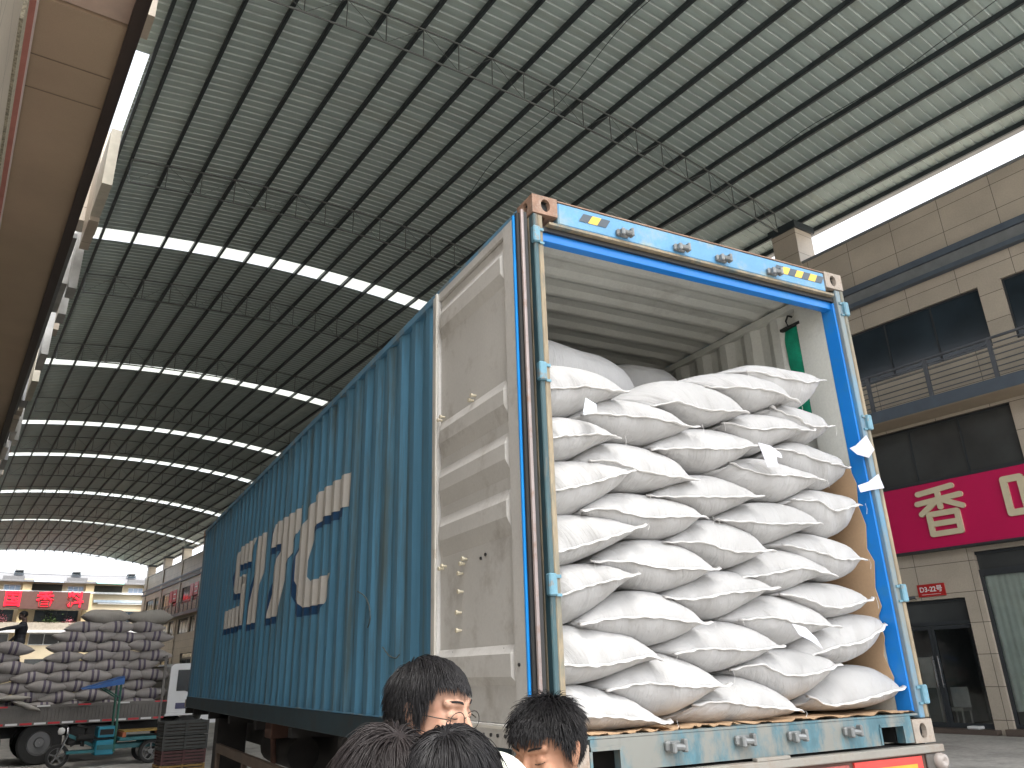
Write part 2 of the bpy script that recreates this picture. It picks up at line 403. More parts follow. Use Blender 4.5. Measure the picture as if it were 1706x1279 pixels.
for m0 in mods:
    a, b = m0+6.9, m0+9.3
    d = MB(); u = UF+0.14
    for (p, r) in ((a, (a+b)/2), ((a+b)/2, b)):
        d.box(u-0.03, u+0.03, p+0.005, p+0.085, 0.13, 2.70); d.box(u-0.03, u+0.03, r-0.085, r-0.005, 0.13, 2.70)
        d.box(u-0.03, u+0.03, p+0.086, r-0.086, 0.13, 0.25); d.box(u-0.03, u+0.03, p+0.086, r-0.086, 2.60, 2.70)
    d.box(u-0.04, u+0.04, a, b, 2.71, 2.80); d.box(u-0.04, u+0.04, a, b, 3.30, 3.375)
    do = d.build('shop_door', framem, shop)
    g_ = MB(); g_.box(u-0.005, u+0.005, a+0.08, b-0.08, 0.2, 2.65); g_.build('pane', glassm, do, fixn=False)
    g_ = MB(); g_.box(u-0.005, u+0.005, a+0.02, b-0.02, 2.80, 3.30); g_.build('transom_pane', greyglass, do, fixn=False)
    for s in (-1, 1):
        c = (a+b)/2+s*0.075
        h_ = MB(); h_.tube([(u-0.11, c, 1.12), (u-0.11, c, 1.92)], 0.017, 8); h_.tube([(u-0.11, c, 1.2), (u-0.03, c, 1.2)], 0.012, 6); h_.tube([(u-0.11, c, 1.84), (u-0.03, c, 1.84)], 0.012, 6)
        h_.build('door_handle', chrome, do, auto=40)
    a, b = m0+1.2, m0+6.42
    w = MB(); w.box(u-0.04, u+0.04, a, b, 3.88, 4.05); w.box(u-0.04, u+0.04, a, b, 0.16, 0.26)
    for c in (a+0.04, (a+b)/2, b-0.04): w.box(u-0.038, u+0.038, c-0.04, c+0.04, 0.26, 3.88)
    w.box(u-0.04, u+0.04, a, b, 4.44, 4.515)
    wo_ = w.build('shop_window', framem, shop)
    g_ = MB(); g_.box(u-0.005, u+0.005, a+0.02, b-0.02, 4.05, 4.44); g_.build('transom_pane', greyglass, wo_, fixn=False)
    g_ = MB(); g_.box(u-0.005, u+0.005, a+0.05, b-0.05, 0.26, 3.88); g_.build('pane', glassm, wo_, fixn=False)
    st = MB(); st.box(UF-0.25, UF+0.30, m0+6.75, m0+9.45, 0.004, 0.125); st.box(UF-0.22, UF+0.1, m0+1.05, m0+6.55, 0.004, 0.155); st.build('step', stonestep, shop)
# curtain behind the near shop windows and a simple room behind the door
for m0 in [x for x in mods if x < 30]:
    cu = MB(); n = 220; a, b = m0+1.25, m0+6.40
    V = []
    for i in range(n+1):
        vv = a+(b-a)*i/n; dx = 0.5*(0.035*math.sin(i*0.9)+0.02*math.sin(i*0.37+1))
        V += [(UF+0.19+dx, vv, 0.55), (UF+0.19+dx*0.7, vv, 3.9)]
    cu.add(V, [(2*i, 2*i+2, 2*i+3, 2*i+1) for i in range(n)]); cu.build('curtain', curtain, shop, smooth=True, fixn=False)
    r = MB(); r.quad((UF+5, m0+6.6, 0), (UF+5, m0+9.6, 0), (UF+5, m0+9.6, 4.5), (UF+5, m0+6.6, 4.5)); r.quad((UF+0.35, m0+9.6, 0), (UF+5, m0+9.6, 0), (UF+5, m0+9.6, 4.5), (UF+0.35, m0+9.6, 4.5))
    r.quad((UF+0.35, m0+6.6, 0), (UF+5, m0+6.6, 0), (UF+5, m0+6.6, 4.5), (UF+0.35, m0+6.6, 4.5)); r.quad((UF+0.35, m0+6.6, 3.45), (UF+5, m0+6.6, 3.45), (UF+5, m0+9.6, 3.45), (UF+0.35, m0+9.6, 3.45))
    r.build('interior_wall', intm, shop, fixn=False)
def inbld(o): o.matrix_world = BM; return o
q = MB(); q.box(UF+0.45, UF+0.95, 13.35, 13.75, 0.02, 1.9, bev=0.02); q.box(UF+0.44, UF+0.452, 13.38, 13.72, 0.1, 1.1, 1)
tag(inbld(q.build('display_fridge', [whitem, bandl], None)), 'tall white cabinet standing just inside the glass shop door', 'cabinet')
ch_ = MB(); ch_.box(UF+0.7, UF+1.2, 12.9, 13.4, 0.50, 0.58, bev=0.02); ch_.box(UF+1.15, UF+1.2, 12.9, 13.4, 0.58, 1.1, bev=0.02)
for dv in (0.03, 0.43): ch_.box(UF+0.72, UF+0.76, 12.9+dv, 12.94+dv, 0.02, 0.5); ch_.box(UF+1.14, UF+1.18, 12.9+dv, 12.94+dv, 0.02, 0.5)
tag(inbld(ch_.build('chair', whitem, None)), 'pale chair seen dimly through the glass shop door', 'chair')
br = MB(); br.box(UF-0.2, UF+0.1, 12.1, 12.42, 0.127, 0.20, bev=0.02)
tag(inbld(br.build('wrapped_block', whitem, None)), 'small white block lying on the step below the glass shop door', 'block')

# ---------------------------------------------------------------- signboards
magenta = mat('magenta_sign', (0.58, 0.008, 0.095), 0.35, var=0.05, vscale=0.6)
cream = mat('cream_letter', (0.68, 0.60, 0.42), 0.4, var=0.04)
sg = thing('signboard', 'long magenta shop signboard with cream raised characters above the glass door', 'sign', bld=True)
q = MB(); q.box(22.72, 22.99, 3.2, 14.4, 4.70, 6.50); q.build('panel', magenta, sg)
q = MB(); q.box(22.70, 22.995, 3.15, 14.45, 6.502, 6.56); q.box(22.70, 22.995, 3.15, 14.45, 4.64, 4.698); q.build('edge_trim', framem, sg)
def strokes(name, S, vc, zc, sc, w, u0, par, th=0.06):
    """rounded-stroke character; x runs to the viewer's right (towards -v), in units of the glyph box 0..1"""
    q = MB(); 
    for si, st in enumerate(S):
        pts = [Vector((vc-(x-0.5)*sc, zc+(y-0.5)*sc)) for x, y in st]
        for i in range(len(pts)-1):
            a, b = pts[i], pts[i+1]; d = (b-a).normalized(); an = math.atan2(d.y, d.x); poly = []
            for t in range(9):
                A = an+math.pi/2+math.pi*t/8; poly.append((a.x+math.cos(A)*w/2, a.y+math.sin(A)*w/2))
            for t in range(9):
                A = an-math.pi/2+math.pi*t/8; poly.append((b.x+math.cos(A)*w/2, b.y+math.sin(A)*w/2))
            off = (si*3+i)*0.0006
            q.prism(poly, 0, u0-th-off, u0-0.001)
    return q.build(name, cream, par)
XIANG = [[(0.10, 0.87), (0.80, 0.93)], [(0.05, 0.68), (0.93, 0.74)], [(0.5, 0.9), (0.5, 0.56)], [(0.46, 0.70), (0.10, 0.47)], [(0.54, 0.70), (0.93, 0.52)],
         [(0.24, 0.44), (0.24, 0.06), (0.80, 0.06), (0.80, 0.44), (0.24, 0.44)], [(0.24, 0.25), (0.80, 0.25)]]
strokes('letter', XIANG, 11.73, 5.70, 1.42, 0.15, 22.72, sg)
WEI = [[(0.06, 0.80), (0.06, 0.22), (0.34, 0.22), (0.34, 0.80), (0.06, 0.80)], [(0.44, 0.74), (0.92, 0.74)], [(0.40, 0.52), (0.96, 0.52)], [(0.68, 0.95), (0.68, 0.04)],
       [(0.66, 0.50), (0.42, 0.18)], [(0.70, 0.50), (0.95, 0.18)]]
strokes('letter', WEI, 9.28, 5.74, 1.5, 0.17, 22.72, sg)
LIAO = [[(0.1, 0.85), (0.18, 0.7)], [(0.42, 0.87), (0.34, 0.7)], [(0.06, 0.6), (0.46, 0.6)], [(0.26, 0.92), (0.26, 0.06)], [(0.24, 0.56), (0.06, 0.3)], [(0.28, 0.56), (0.45, 0.35)],
        [(0.56, 0.82), (0.66, 0.74)], [(0.54, 0.6), (0.64, 0.52)], [(0.5, 0.34), (0.96, 0.42)], [(0.78, 0.94), (0.78, 0.04)]]
strokes('letter', LIAO, 6.6, 5.70, 1.42, 0.14, 22.72, sg)
redp = mat('red_plate', (0.45, 0.02, 0.02), 0.4, var=0.05); whitel = mat('white_letter', (0.8, 0.8, 0.8), 0.5, var=0.02)
npl = thing('number_plate', 'small red house number plate reading D3-22号 above the glass shop door', 'sign', bld=True)
q = MB(); q.box(22.955, 22.99, 12.27, 13.05, 3.47, 3.80); q.build('plate', redp, npl)
TM = Matrix(((0, 0, -1, 22.953), (-1, 0, 0, 12.66), (0, 1, 0, 3.655), (0, 0, 0, 1)))
text_mesh('lettering', 'D3-22号', 0.185, TM, whitel, npl, 0.002, bold=0.004)
q = MB(); q.box(22.951, 22.954, 12.4, 12.95, 3.52, 3.53); q.build('fine_print', whitel, npl)
cv = thing('wall_camera', 'small dark security camera on a bracket left of the red number plate', 'camera', bld=True)
q = MB(); q.tube([(22.99, 13.16, 3.42), (22.85, 13.16, 3.46)], 0.012, 6); q.build('bracket', framem, cv)
q = MB(); q.tube([(22.88, 13.12, 3.48), (22.74, 13.3, 3.44)], [0.035, 0.04], 10); q.build('camera_body', framem, cv, auto=40)
# signs further down the street, seen past the truck
redglow = mat('red_sign', (0.62, 0.02, 0.05), 0.4, var=0.15, vscale=2)
for i, (v, zz) in enumerate(((93.5, 10.4), (103.2, 10.4))):
    t = thing('hanging_sign', ('red panel sign hung in the upper windows, nearer one beyond the truck cab', 'red panel sign hung in the upper windows, farther one beyond the truck cab')[i], 'sign', bld=True, group='red window signs down the street')
    q = MB(); q.box(22.86, 22.92, v, v+1.6, zz, zz+1.35); q.box(22.86, 22.92, v+2.0, v+3.4, zz, zz+1.35); q.build('panel', redglow, t)
    q = MB(); q.box(22.85, 22.859, v+0.3, v+1.3, zz+0.3, zz+0.42); q.box(22.85, 22.859, v+0.3, v+1.3, zz+0.8, zz+0.92); q.box(22.93, 22.95, v, v+3.4, zz+1.2, zz+1.3); q.build('stripe', whitel, t)

# ---------------------------------------------------------------- left hand building: balcony soffit overhead
lb = thing('shop_building', 'left shop building whose brown balcony underside hangs overhead at the left edge', 'building', bld=True)
UL = -0.40; ZS = 8.6
q = holes_wall(0.7, 125, 0, 8.58, [(2+P_*k_, 8.5+P_*k_, 0.2, 4.3) for k_ in range(1, 12)]+[(2+P_*k_, 8.5+P_*k_, 6.2, 8.0) for k_ in range(1, 12)], u0=UL, u1=UL-0.3)
q.build('wall', tile, lb, fixn=False)
for k_ in range(1, 12):
    window(lb, 2+P_*k_, 8.5+P_*k_, 0.2, 4.3, 4, darkglass, u=UL-0.15); window(lb, 2+P_*k_, 8.5+P_*k_, 6.2, 8.0, 4, greyglass, u=UL-0.15)
q = MB(); q.box(UL-12, UL-0.31, 0.7, 125, 0.0, 14.6); q.build('wall', tile, lb)
soff = mat('brown_soffit', (0.46, 0.35, 0.245), 0.65, var=0.07, vscale=0.8, fine=0.06)
def softfn(N, L, s, tc):
    sp = N.new('ShaderNodeSeparateXYZ'); L.new(tc.outputs['Object'], sp.inputs[0])
    fy = math_n(N, L, 'FRACT', math_n(N, L, 'MULTIPLY', sp.outputs[1], 1/0.85))
    return mix_n(N, L, math_n(N, L, 'LESS_THAN', fy, 0.012), s, (0.12, 0.085, 0.06))
q = MB(); q.box(UL+0.0, 0.512, 7.98, 125, ZS, ZS+0.3); so = q.build('balcony_slab', soff, lb)
for vj in (8.95, 9.6): q = MB(); q.box(UL+0.02, 0.50, vj, vj+0.018, ZS-0.006, ZS-0.002); q.build('soffit_joint', mat('soffit_joint', (0.22, 0.165, 0.12), 0.7), lb)
q = MB(); q.box(UL+0.0, 0.512, 6.8, 7.94, ZS+0.02, ZS+0.3); q.build('balcony_slab', mat('pink_soffit', (0.58, 0.44, 0.36), 0.7), lb)
q = MB(); q.box(0.514, 0.60, 0.7, 125, ZS-0.06, ZS+0.34); q.box(0.602, 0.67, 0.7, 125, ZS+0.10, ZS+0.36); q.build('edge_gutter', darktrim, lb)
q = MB(); q.box(UL-2, 0.50, 0.7, 125, ZS+0.31, ZS+0.36); q.box(0.3, 0.5, 0.7, 125, 9.0, 9.1); q.build('balcony_parapet', tile, lb)
q = MB(); q.box(UL-2.0, 0.45, 0.7, 125, 12.5, 13.2); q.box(UL-2.0, 0.40, 0.7, 125, 9.0, 12.49); q.box(UL-2.0, 0.42, 0.7, 125, 13.21, 16.9); q.build('upper_wall', tile, lb)  # topmost wall part raised, hidden from view, to shut out sky light
# things that reach out past the balcony edge and are seen between gutter and roof
tinm = mat('galvanised_sheet', (0.42, 0.42, 0.41), 0.35, metal=0.7, var=0.25, vscale=1.2)
for i, v in enumerate(tv[2:]):
    q = MB(); q.box(0.9, 1.42 if v < 20 else 1.82, v-0.4, v+0.4, 14.9, 17.4); q.build('pillar', tile, lb)
q = MB(); q.box(0.43, 1.30, 24.0, 125, 14.0, 14.15); q.build('eave_gutter', bandl, lb)
rp = random.Random(12); v = 20.5
pm = [tile, tinm, mat('cream_panel', (0.55, 0.52, 0.44), 0.6), tinm, mat('grey_panel', (0.3, 0.31, 0.33), 0.5)]
while v < 95:
    w = rp.uniform(0.8, 3.2); q = MB(); uo = rp.uniform(1.45, 1.78); q.box(uo-0.25, uo, v, v+w-0.03, 13.6+rp.uniform(0, 0.6), 15.5+rp.uniform(0, 1.6))
    if rp.random() < 0.85: q.build('parapet_panel', rp.choice(pm), lb)
    v += w
# fascia sign under the balcony
fz = thing('fascia_sign', 'narrow pale shop fascia with a red lower edge under the brown balcony', 'sign', bld=True)
q = MB(); q.box(UL+0.002, UL+0.06, 6.8, 13.5, 7.9, 8.575); q.build('panel', mat('pinkish_white', (0.62, 0.52, 0.5), 0.5), fz)
q = MB(); q.box(UL+0.003, UL+0.075, 6.8, 13.5, 7.84, 7.898); q.build('red_edge', mat('pink_edge', (0.50, 0.20, 0.17), 0.5), fz)
q = MB(); q.box(UL+0.001, UL+0.03, 6.8, 30, 7.3, 7.7); q.build('speckled_panel', mat('speckled_tile', (0.5, 0.45, 0.34), 0.5, fine=0.6, fscale=30), fz)
# ---------------------------------------------------------------- yellow building at the end of the street
yw = mat('yellow_render', (0.64, 0.55, 0.39), 0.8, var=0.07, vscale=0.3, c2=(0.45, 0.38, 0.26), c2amt=0.4, c2scale=0.3)
yp = mat('deep_yellow_render', (0.60, 0.48, 0.28), 0.8, var=0.06)
ywh = mat('white_ledge', (0.66, 0.68, 0.68), 0.7); gtile = mat('grey_roof_tile', (0.18, 0.18, 0.185), 0.7, var=0.2, fine=0.4, fscale=3)
fb = thing('apartment_block', 'cream and yellow apartment block closing the far end of the street', 'building', bld=True)
VF = 135.0
hs_ = []
bays = [(-17.5, 2), (-7.0, 2), (0.9, 1), (9.0, 0), (17.1, 0), (25.2, 0), (33.3, 0)]
q = MB(); q.box(-25, 42, VF, VF+12, 0, 15.4); q.build('wall', yw, fb)
q = MB()
for c in (-15.2, -7.1, 1.0, 9.1, 17.1, 25.2, 33.3): q.box(c, c+1.1, VF-0.7, VF-0.003, 0, 15.6)
q.build('pilaster', yp, fb)
q = MB(); q.prism([(VF-1.2, 15.35), (VF+5, 17.0), (VF+5, 16.8), (VF-1.2, 15.15)][::-1], 0, -25, 42); q.build('roof', gtile, fb)
for c in (-15.2, -7.1, 1.0, 9.1, 17.1, 25.2, 33.3):
    q = MB(); q.box(c-2.6, c-0.0, VF-1.0, VF-0.3, 15.36, 15.9); q.build('roof_dormer', gtile, fb)
for c in (-15.2, -7.1, 1.0, 9.1, 17.1, 25.2):
    w = MB(); w.box(c-2.3, c-0.2, VF-0.08, VF-0.004, 13.9, 14.8); wo2 = w.build('window', ywh, fb); p = MB()
    for k_ in range(3): p.box(c-2.2+k_*0.67, c-2.2+k_*0.67+0.6, VF-0.10, VF-0.082, 14.0, 14.7)
    p.build('pane', mat('bluish_pane', (0.3, 0.38, 0.5), 0.2), wo2)
    o_ = MB(); o_.box(c+1.2, c+5.0, VF-0.03, VF-0.005, 14.1, 15.0); o_.build('loggia_opening', mat('dark_opening', (0.05, 0.05, 0.04), 0.7), fb)
    w = MB(); w.box(c+2.1, c+7.6, VF-0.04, VF-0.006, 9.9, 11.45); wo2 = w.build('window', framem, fb); p = MB()
    for k_ in range(4): p.box(c+2.2+k_*1.35, c+2.2+k_*1.35+1.2, VF-0.06, VF-0.042, 10.0, 11.35)
    p.build('pane', darkglass, wo2)
    w = MB(); w.box(c+1.9, c+7.6, VF-0.04, VF-0.006, 6.8, 8.35); wo2 = w.build('window', ywh, fb); p = MB()
    for k_ in range(3): p.box(c+2.0+k_*1.87, c+2.0+k_*1.87+1.75, VF-0.06, VF-0.042, 6.9, 8.25)
    p.build('pane', greyglass, wo2)
    w = MB(); w.box(c+1.9, c+7.6, VF-0.04, VF-0.006, 2.0, 5.0); wo2 = w.build('window', framem, fb)
    p = MB(); p.box(c+2.1, c+7.4, VF-0.06, VF-0.042, 2.1, 4.9); p.build('pane', greyglass, wo2)
q = MB(); q.box(-25, 42, VF-0.75, VF-0.005, 13.78, 14.02); q.box(-25, 42, VF-1.0, VF-0.006, 8.42, 8.75); q.box(19, 42, VF-0.4, VF-0.004, 12.4, 12.6); q.build('ledge', ywh, fb)
q = MB(); q.box(-25, 17.4, VF-0.9, VF-0.75, 8.751, 9.75); q.build('planter_wall', mat('planter_beige', (0.42, 0.37, 0.3), 0.8, fine=0.2, fscale=4), fb)
q = MB(); q.box(18.4, 42, VF-0.5, VF-0.007, 12.61, 12.95); q.build('ledge', mat('blue_band', (0.35, 0.43, 0.5), 0.6), fb)
awb = mat('blue_grey_awning', (0.35, 0.42, 0.5), 0.6); awg = mat('green_awning', (0.22, 0.50, 0.42), 0.6)
for i, c in enumerate((2.2, 10.3, 18.3)):
    t = thing('awning', ('blue grey awning over a loggia left of the red lettered sign', 'blue grey awning over the loggia above the red lettered sign', 'mint green awning over the top right loggia of the far block')[i], 'awning', bld=True, group='awnings on the far block')
    q = MB(); q.prism([(VF-1.9, 15.15), (VF-0.2, 15.72), (VF-0.2, 15.68), (VF-1.9, 15.10)][::-1], 0, c, c+3.7); q.build('cloth', awg if i == 2 else awb, t)
    q = MB(); q.tube([(c+0.1, VF-1.85, 15.1), (c+0.1, VF-0.05, 14.9)], 0.03, 5); q.tube([(c+3.6, VF-1.85, 15.1), (c+3.6, VF-0.05, 14.9)], 0.03, 5); q.build('arm', railm, t)
for i, c in enumerate((-0.2, 7.9, 15.3, 22.9)):
    t = thing('water_tank', ('roof water tanks on a frame, far left of the street end block', 'roof water tanks on a frame above the first red character', 'roof water tanks on a frame above the last red character', 'roof water tanks on a frame at the right end of the block')[i], 'water tank', (c, VF+2.0, 16.3), bld=True, group='tanks on the far roof')
    q = MB(); q.tube([(0.1, 0.3, 0.85), (1.15, 0.3, 0.85)], 0.25, 10); q.tube([(0.1, 0.9, 0.85), (1.15, 0.9, 0.85)], 0.25, 10); q.build('tank', tinm, t, auto=40)
    q = MB(); q.prism([(-0.2, 0.15), (1.0, 0.75), (1.0, 0.7), (-0.2, 0.1)], 0, 0, 1.2); q.build('solar_panel', darkglass, t)
    q = MB()
    for x in (0.05, 1.15):
        for y in (-0.1, 0.95): q.bar((x, y, -0.6), (x, y, 0.6), 0.05, 0.05)
    q.build('frame', railm, t)
bs = thing('signboard', 'brown roof-edge signboard with three large red characters on the far block', 'sign', bld=True)
q = MB(); q.box(-12, 17.7, VF-1.45, VF-1.05, 11.5, 13.85); q.build('panel', mat('brown_sign', (0.11, 0.05, 0.04), 0.6, var=0.08), bs)
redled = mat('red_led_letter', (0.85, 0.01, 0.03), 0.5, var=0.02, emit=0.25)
for ch, uc in (('国', 8.1), ('香', 12.05), ('料', 15.9), ('中', 4.0), ('际', 0.0)):
    if ch in '中际': continue
    TM = Matrix(((1, 0, 0, uc), (0, 0, -1, VF-1.50), (0, 1, 0, 12.68), (0, 0, 0, 1)))
    text_mesh('letter', ch, 2.2, TM, redled, bs, 0.05, bold=0.05)
# plants in the planter of the far block
leafm = mat('planter_leaf', (0.10, 0.17, 0.05), 0.7, var=0.4, vscale=3); pinkm = mat('pink_blossom', (0.75, 0.28, 0.33), 0.7, var=0.25, vscale=4)
def shrub(c, rx, rz, m_, label, n=220):
    q = MB()
    for _ in range(n):
        d = Vector((random.gauss(0, 0.45)*rx, random.gauss(0, 0.3), abs(random.gauss(0, 0.5))*rz)); p = Vector(c)+d; a = random.uniform(0, 6.28); s = random.uniform(0.08, 0.2)
        e1 = Vector((math.cos(a), math.sin(a), random.uniform(-.5, .9)))*s; e2 = Vector((-math.sin(a), math.cos(a), random.uniform(-.3, .6)))*s*0.5
        q.add([p-e2, p+e1, p+e2, p-e1*0.6], [(0, 1, 2, 3)])
    t = thing('flowering_plant', label, 'plant', bld=True)
    q.build('foliage', m_, t, fixn=False); s2 = MB()
    for k_ in range(5): s2.tube([(c[0]+0.1*k_-0.2, c[1], 9.0), (c[0]+0.3*k_-0.6, c[1], c[2]+0.4)], 0.02, 5)
    s2.build('stem', mat('stem', (0.08, 0.07, 0.04), 0.8), t, fixn=False)
shrub((6.7, VF-0.35, 9.75), 1.6, 1.2, pinkm, 'pink flowering plant on the ledge left of the man in black')
shrub((13.2, VF-0.35, 9.7), 1.3, 1.3, leafm, 'pale green spiky plant on the ledge under the red sign')
shrub((15.6, VF-0.35, 9.6), 0.9, 0.8, pinkm, 'small pinkish plant at the right end of the planter ledge', 120)
# overhead wires beyond the roof
for i, z in enumerate((16.9, 17.6)):
    pts = [(u, 132.0, z-0.9+0.0016*(u-12)**2) for u in range(-20, 42, 3)]
    w = MB().tube(pts, 0.03, 4).build('overhead_wire', steel, None, fixn=False); w.matrix_world = BM
    tag(w, ('lower thin wire strung across the street beyond the roof end', 'upper thin wire strung across the street beyond the roof end')[i], 'wire', 'wires beyond the roof')
# ---------------------------------------------------------------- added block, unseen behind the camera, cuts low sky light on the sacks
sky_blocker = thing('shop_building', 'added low tiled block, unseen behind the viewer, holding back sky light', 'building', bld=True)
q = MB(); q.box(-14, 40, RBV-10, RBV, 0, RBH); q.build('wall', tile, sky_blocker)
for k_ in range(8):
    w = MB(); w.box(-10+k_*5.6, -7+k_*5.6, RBV+0.005, RBV+0.05, 1.0, 2.4); wo_ = w.build('window', framem, sky_blocker); p = MB()
    p.box(-9.9+k_*5.6, -7.1+k_*5.6, RBV+0.052, RBV+0.06, 1.1, 2.3); p.build('pane', darkglass, wo_)
# ================================================================= CONTAINER
Wd, Ln, Ht = 2.438, 12.192, 2.896
blue = mat('container_blue', (0.082, 0.23, 0.36), 0.5, var=0.14, vscale=1.2, c2=(0.085, 0.115, 0.11), c2amt=0.8, c2scale=5.0, c2lo=0.50, c2hi=0.64, stretch=(1, 1, 0.07), fine=0.12, fscale=40, spec=0.4)
bluef = mat('worn_light_blue', (0.12, 0.31, 0.52), 0.45, var=0.1, vscale=3, c2=(0.34, 0.37, 0.27), c2amt=0.7, c2scale=3.2, c2lo=0.52, c2hi=0.66, fine=0.1)
bluep = mat('worn_post_blue', (0.09, 0.24, 0.38), 0.5, var=0.15, vscale=4, c2=(0.22, 0.21, 0.16), c2amt=0.75, c2scale=3.5, c2lo=0.5, c2hi=0.62, stretch=(1, 1, 0.2))
blueb = mat('bright_blue_paint', (0.006, 0.19, 0.62), 0.4, var=0.08, vscale=3, c2=(0.03, 0.2, 0.42), c2amt=0.5, c2scale=6)
bluer = mat('bottom_rail_blue', (0.02, 0.045, 0.06), 0.6, var=0.2, c2=(0.03, 0.03, 0.028), c2amt=0.6, c2scale=4)
teal = mat('worn_teal_sill', (0.08, 0.18, 0.22), 0.5, var=0.2, vscale=5, c2=(0.22, 0.215, 0.19), c2amt=0.9, c2scale=3.5, c2lo=0.43, c2hi=0.54, fine=0.25, fscale=30, stretch=(1, 1, 0.5))
rust = mat('rusty_casting', (0.27, 0.165, 0.115), 0.75, var=0.25, vscale=12, c2=(0.35, 0.30, 0.25), c2amt=0.7, c2scale=14, bump=0.3, bscale=60)
palecast = mat('pale_casting', (0.36, 0.31, 0.26), 0.7, var=0.2, vscale=12, c2=(0.2, 0.13, 0.09), c2amt=0.6, c2scale=12, bump=0.3, bscale=60)
tanrust = mat('tan_rust_edge', (0.31, 0.25, 0.165), 0.65, var=0.25, vscale=10, c2=(0.09, 0.13, 0.13), c2amt=0.9, c2scale=3, c2lo=0.48, c2hi=0.6, stretch=(1, 1, 0.25), fine=0.2)
tealpost = mat('worn_teal_post', (0.05, 0.105, 0.12), 0.55, var=0.25, vscale=5, c2=(0.20, 0.15, 0.10), c2amt=0.8, c2scale=4, c2lo=0.5, c2hi=0.6, stretch=(1, 1, 0.2), fine=0.2)
greyw = mat('inside_grey_paint', (0.62, 0.62, 0.57), 0.6, var=0.07, vscale=1.5, c2=(0.27, 0.25, 0.22), c2amt=0.55, c2scale=2.6, c2lo=0.55, c2hi=0.75, fine=0.08)
doorw = mat('door_inner_paint', (0.55, 0.54, 0.52), 0.6, var=0.07, vscale=1.4, c2=(0.27, 0.24, 0.21), c2amt=0.75, c2scale=3.4, c2lo=0.54, c2hi=0.76, fine=0.06)
lipw = mat('door_lip_white', (0.60, 0.58, 0.53), 0.5, var=0.06, c2=(0.3, 0.2, 0.12), c2amt=0.6, c2scale=7, c2lo=0.6, c2hi=0.7)
blackr = mat('black_rubber', (0.02, 0.02, 0.02), 0.6)
pinkr = mat('faded_rod', (0.30, 0.25, 0.24), 0.5, metal=0.3, c2=(0.2, 0.1, 0.06), c2amt=0.5, c2scale=20)
lett = mat('white_lettering', (0.54, 0.52, 0.49), 0.5, var=0.06, vscale=2, fine=0.06)
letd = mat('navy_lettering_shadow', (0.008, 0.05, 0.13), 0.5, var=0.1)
yel = mat('hazard_yellow', (0.75, 0.47, 0.07), 0.45, var=0.1); hzb = mat('hazard_dark', (0.07, 0.09, 0.11), 0.5)
steelw = mat('worn_steel', (0.24, 0.25, 0.25), 0.5, metal=0.5, var=0.2, vscale=12)
ply = mat('container_floor_wood', (0.16, 0.11, 0.07), 0.7, var=0.2)

cn = thing('shipping_container', 'blue shipping container with white SITC lettering, rear doors open on stacked white sacks', 'shipping container', (0, 0, HB))
# corrugated left side: profile in (y, x)
PIT = 0.277; y0s, y1s = 0.16, 12.03
profl = []; y = y0s+0.03; profl.append((y0s, 0.004))
while y+PIT < y1s:
    profl += [(y, 0.004), (y+0.068, 0.038), (y+0.138, 0.038), (y+0.206, 0.004)]; y += PIT
profl.append((y1s, 0.004))
def corr(name, m_, xf, par, z0, z1, flip=1, nz=1):
    q = MB()
    for a in profl:
        for i in range(nz+1): q.v.append((xf+flip*a[1], a[0], z0+(z1-z0)*i/nz))
    for i in range(len(profl)-1):
        for j in range(nz): q.f.append((i*(nz+1)+j, (i+1)*(nz+1)+j, (i+1)*(nz+1)+j+1, i*(nz+1)+j+1)); q.mi.append(0)
    return q.build(name, m_, par, fixn=False)
corr('side_panel', blue, 0.0, cn, 0.155, 2.84)
corr('inner_side_wall', greyw, 0.045, cn, 0.155, 2.80)
corr('side_panel', blue, Wd, cn, 0.155, 2.84, -1)
corr('inner_side_wall', greyw, Wd-0.045, cn, 0.155, 2.80, -1)
for x0, x1 in ((-0.004, 0.055), (Wd-0.055, Wd+0.004)):
    q = MB(); q.box(x0, x1, 0.178, Ln-0.178, 2.83, 2.892, bev=0.006); q.build('top_rail', bluep if x0 < 1 else bluep, cn, auto=30)
    q = MB(); q.box(x0-0.004 if x0 < 1 else x0, x1 if x0 < 1 else x1+0.004, 0.178, Ln-0.178, 0.0, 0.158, bev=0.006); q.build('bottom_rail', bluer, cn, auto=30)
# seam lips along the side panel
q = MB(); q.box(-0.008, 0.001, 0.178, Ln-0.178, 0.159, 0.168); q.build('weld_lip', bluep, cn)
q = MB(); q.box(0.06, Wd-0.06, 0.1, Ln-0.1, 0.09, 0.150); q.build('floor', ply, cn)
q = MB(); q.box(0.06, Wd-0.06, Ln-0.06, Ln-0.02, 0.1, 2.84); q.build('front_wall', blue, cn)
# roof with cross corrugations, seen from inside
q = MB(); ys = []; y = 0.28
while y < Ln-0.2: ys += [(y, 0), (y+0.06, 0.022), (y+0.145, 0.022), (y+0.205, 0)]; y += 0.24
V = []
for (yy, dz) in ys: V += [(0.05, yy, 2.835+dz), (0.20, yy, 2.845+dz), (1.22, yy, 2.852+dz), (Wd-0.2, yy, 2.845+dz), (Wd-0.05, yy, 2.835+dz)]
q.add(V, [(i*5+j, i*5+j+1, (i+1)*5+j+1, (i+1)*5+j) for i in range(len(ys)-1) for j in range(4)]); q.build('roof_panel', greyw, cn, fixn=False)
q = MB(); q.box(0.05, Wd-0.05, 0.14, 0.285, 2.80, 2.86); q.box(0.046, 0.10, 0.28, Ln-0.1, 2.78, 2.829); q.box(Wd-0.10, Wd-0.046, 0.28, Ln-0.1, 2.78, 2.829); q.build('roof_edge_strip', greyw, cn)
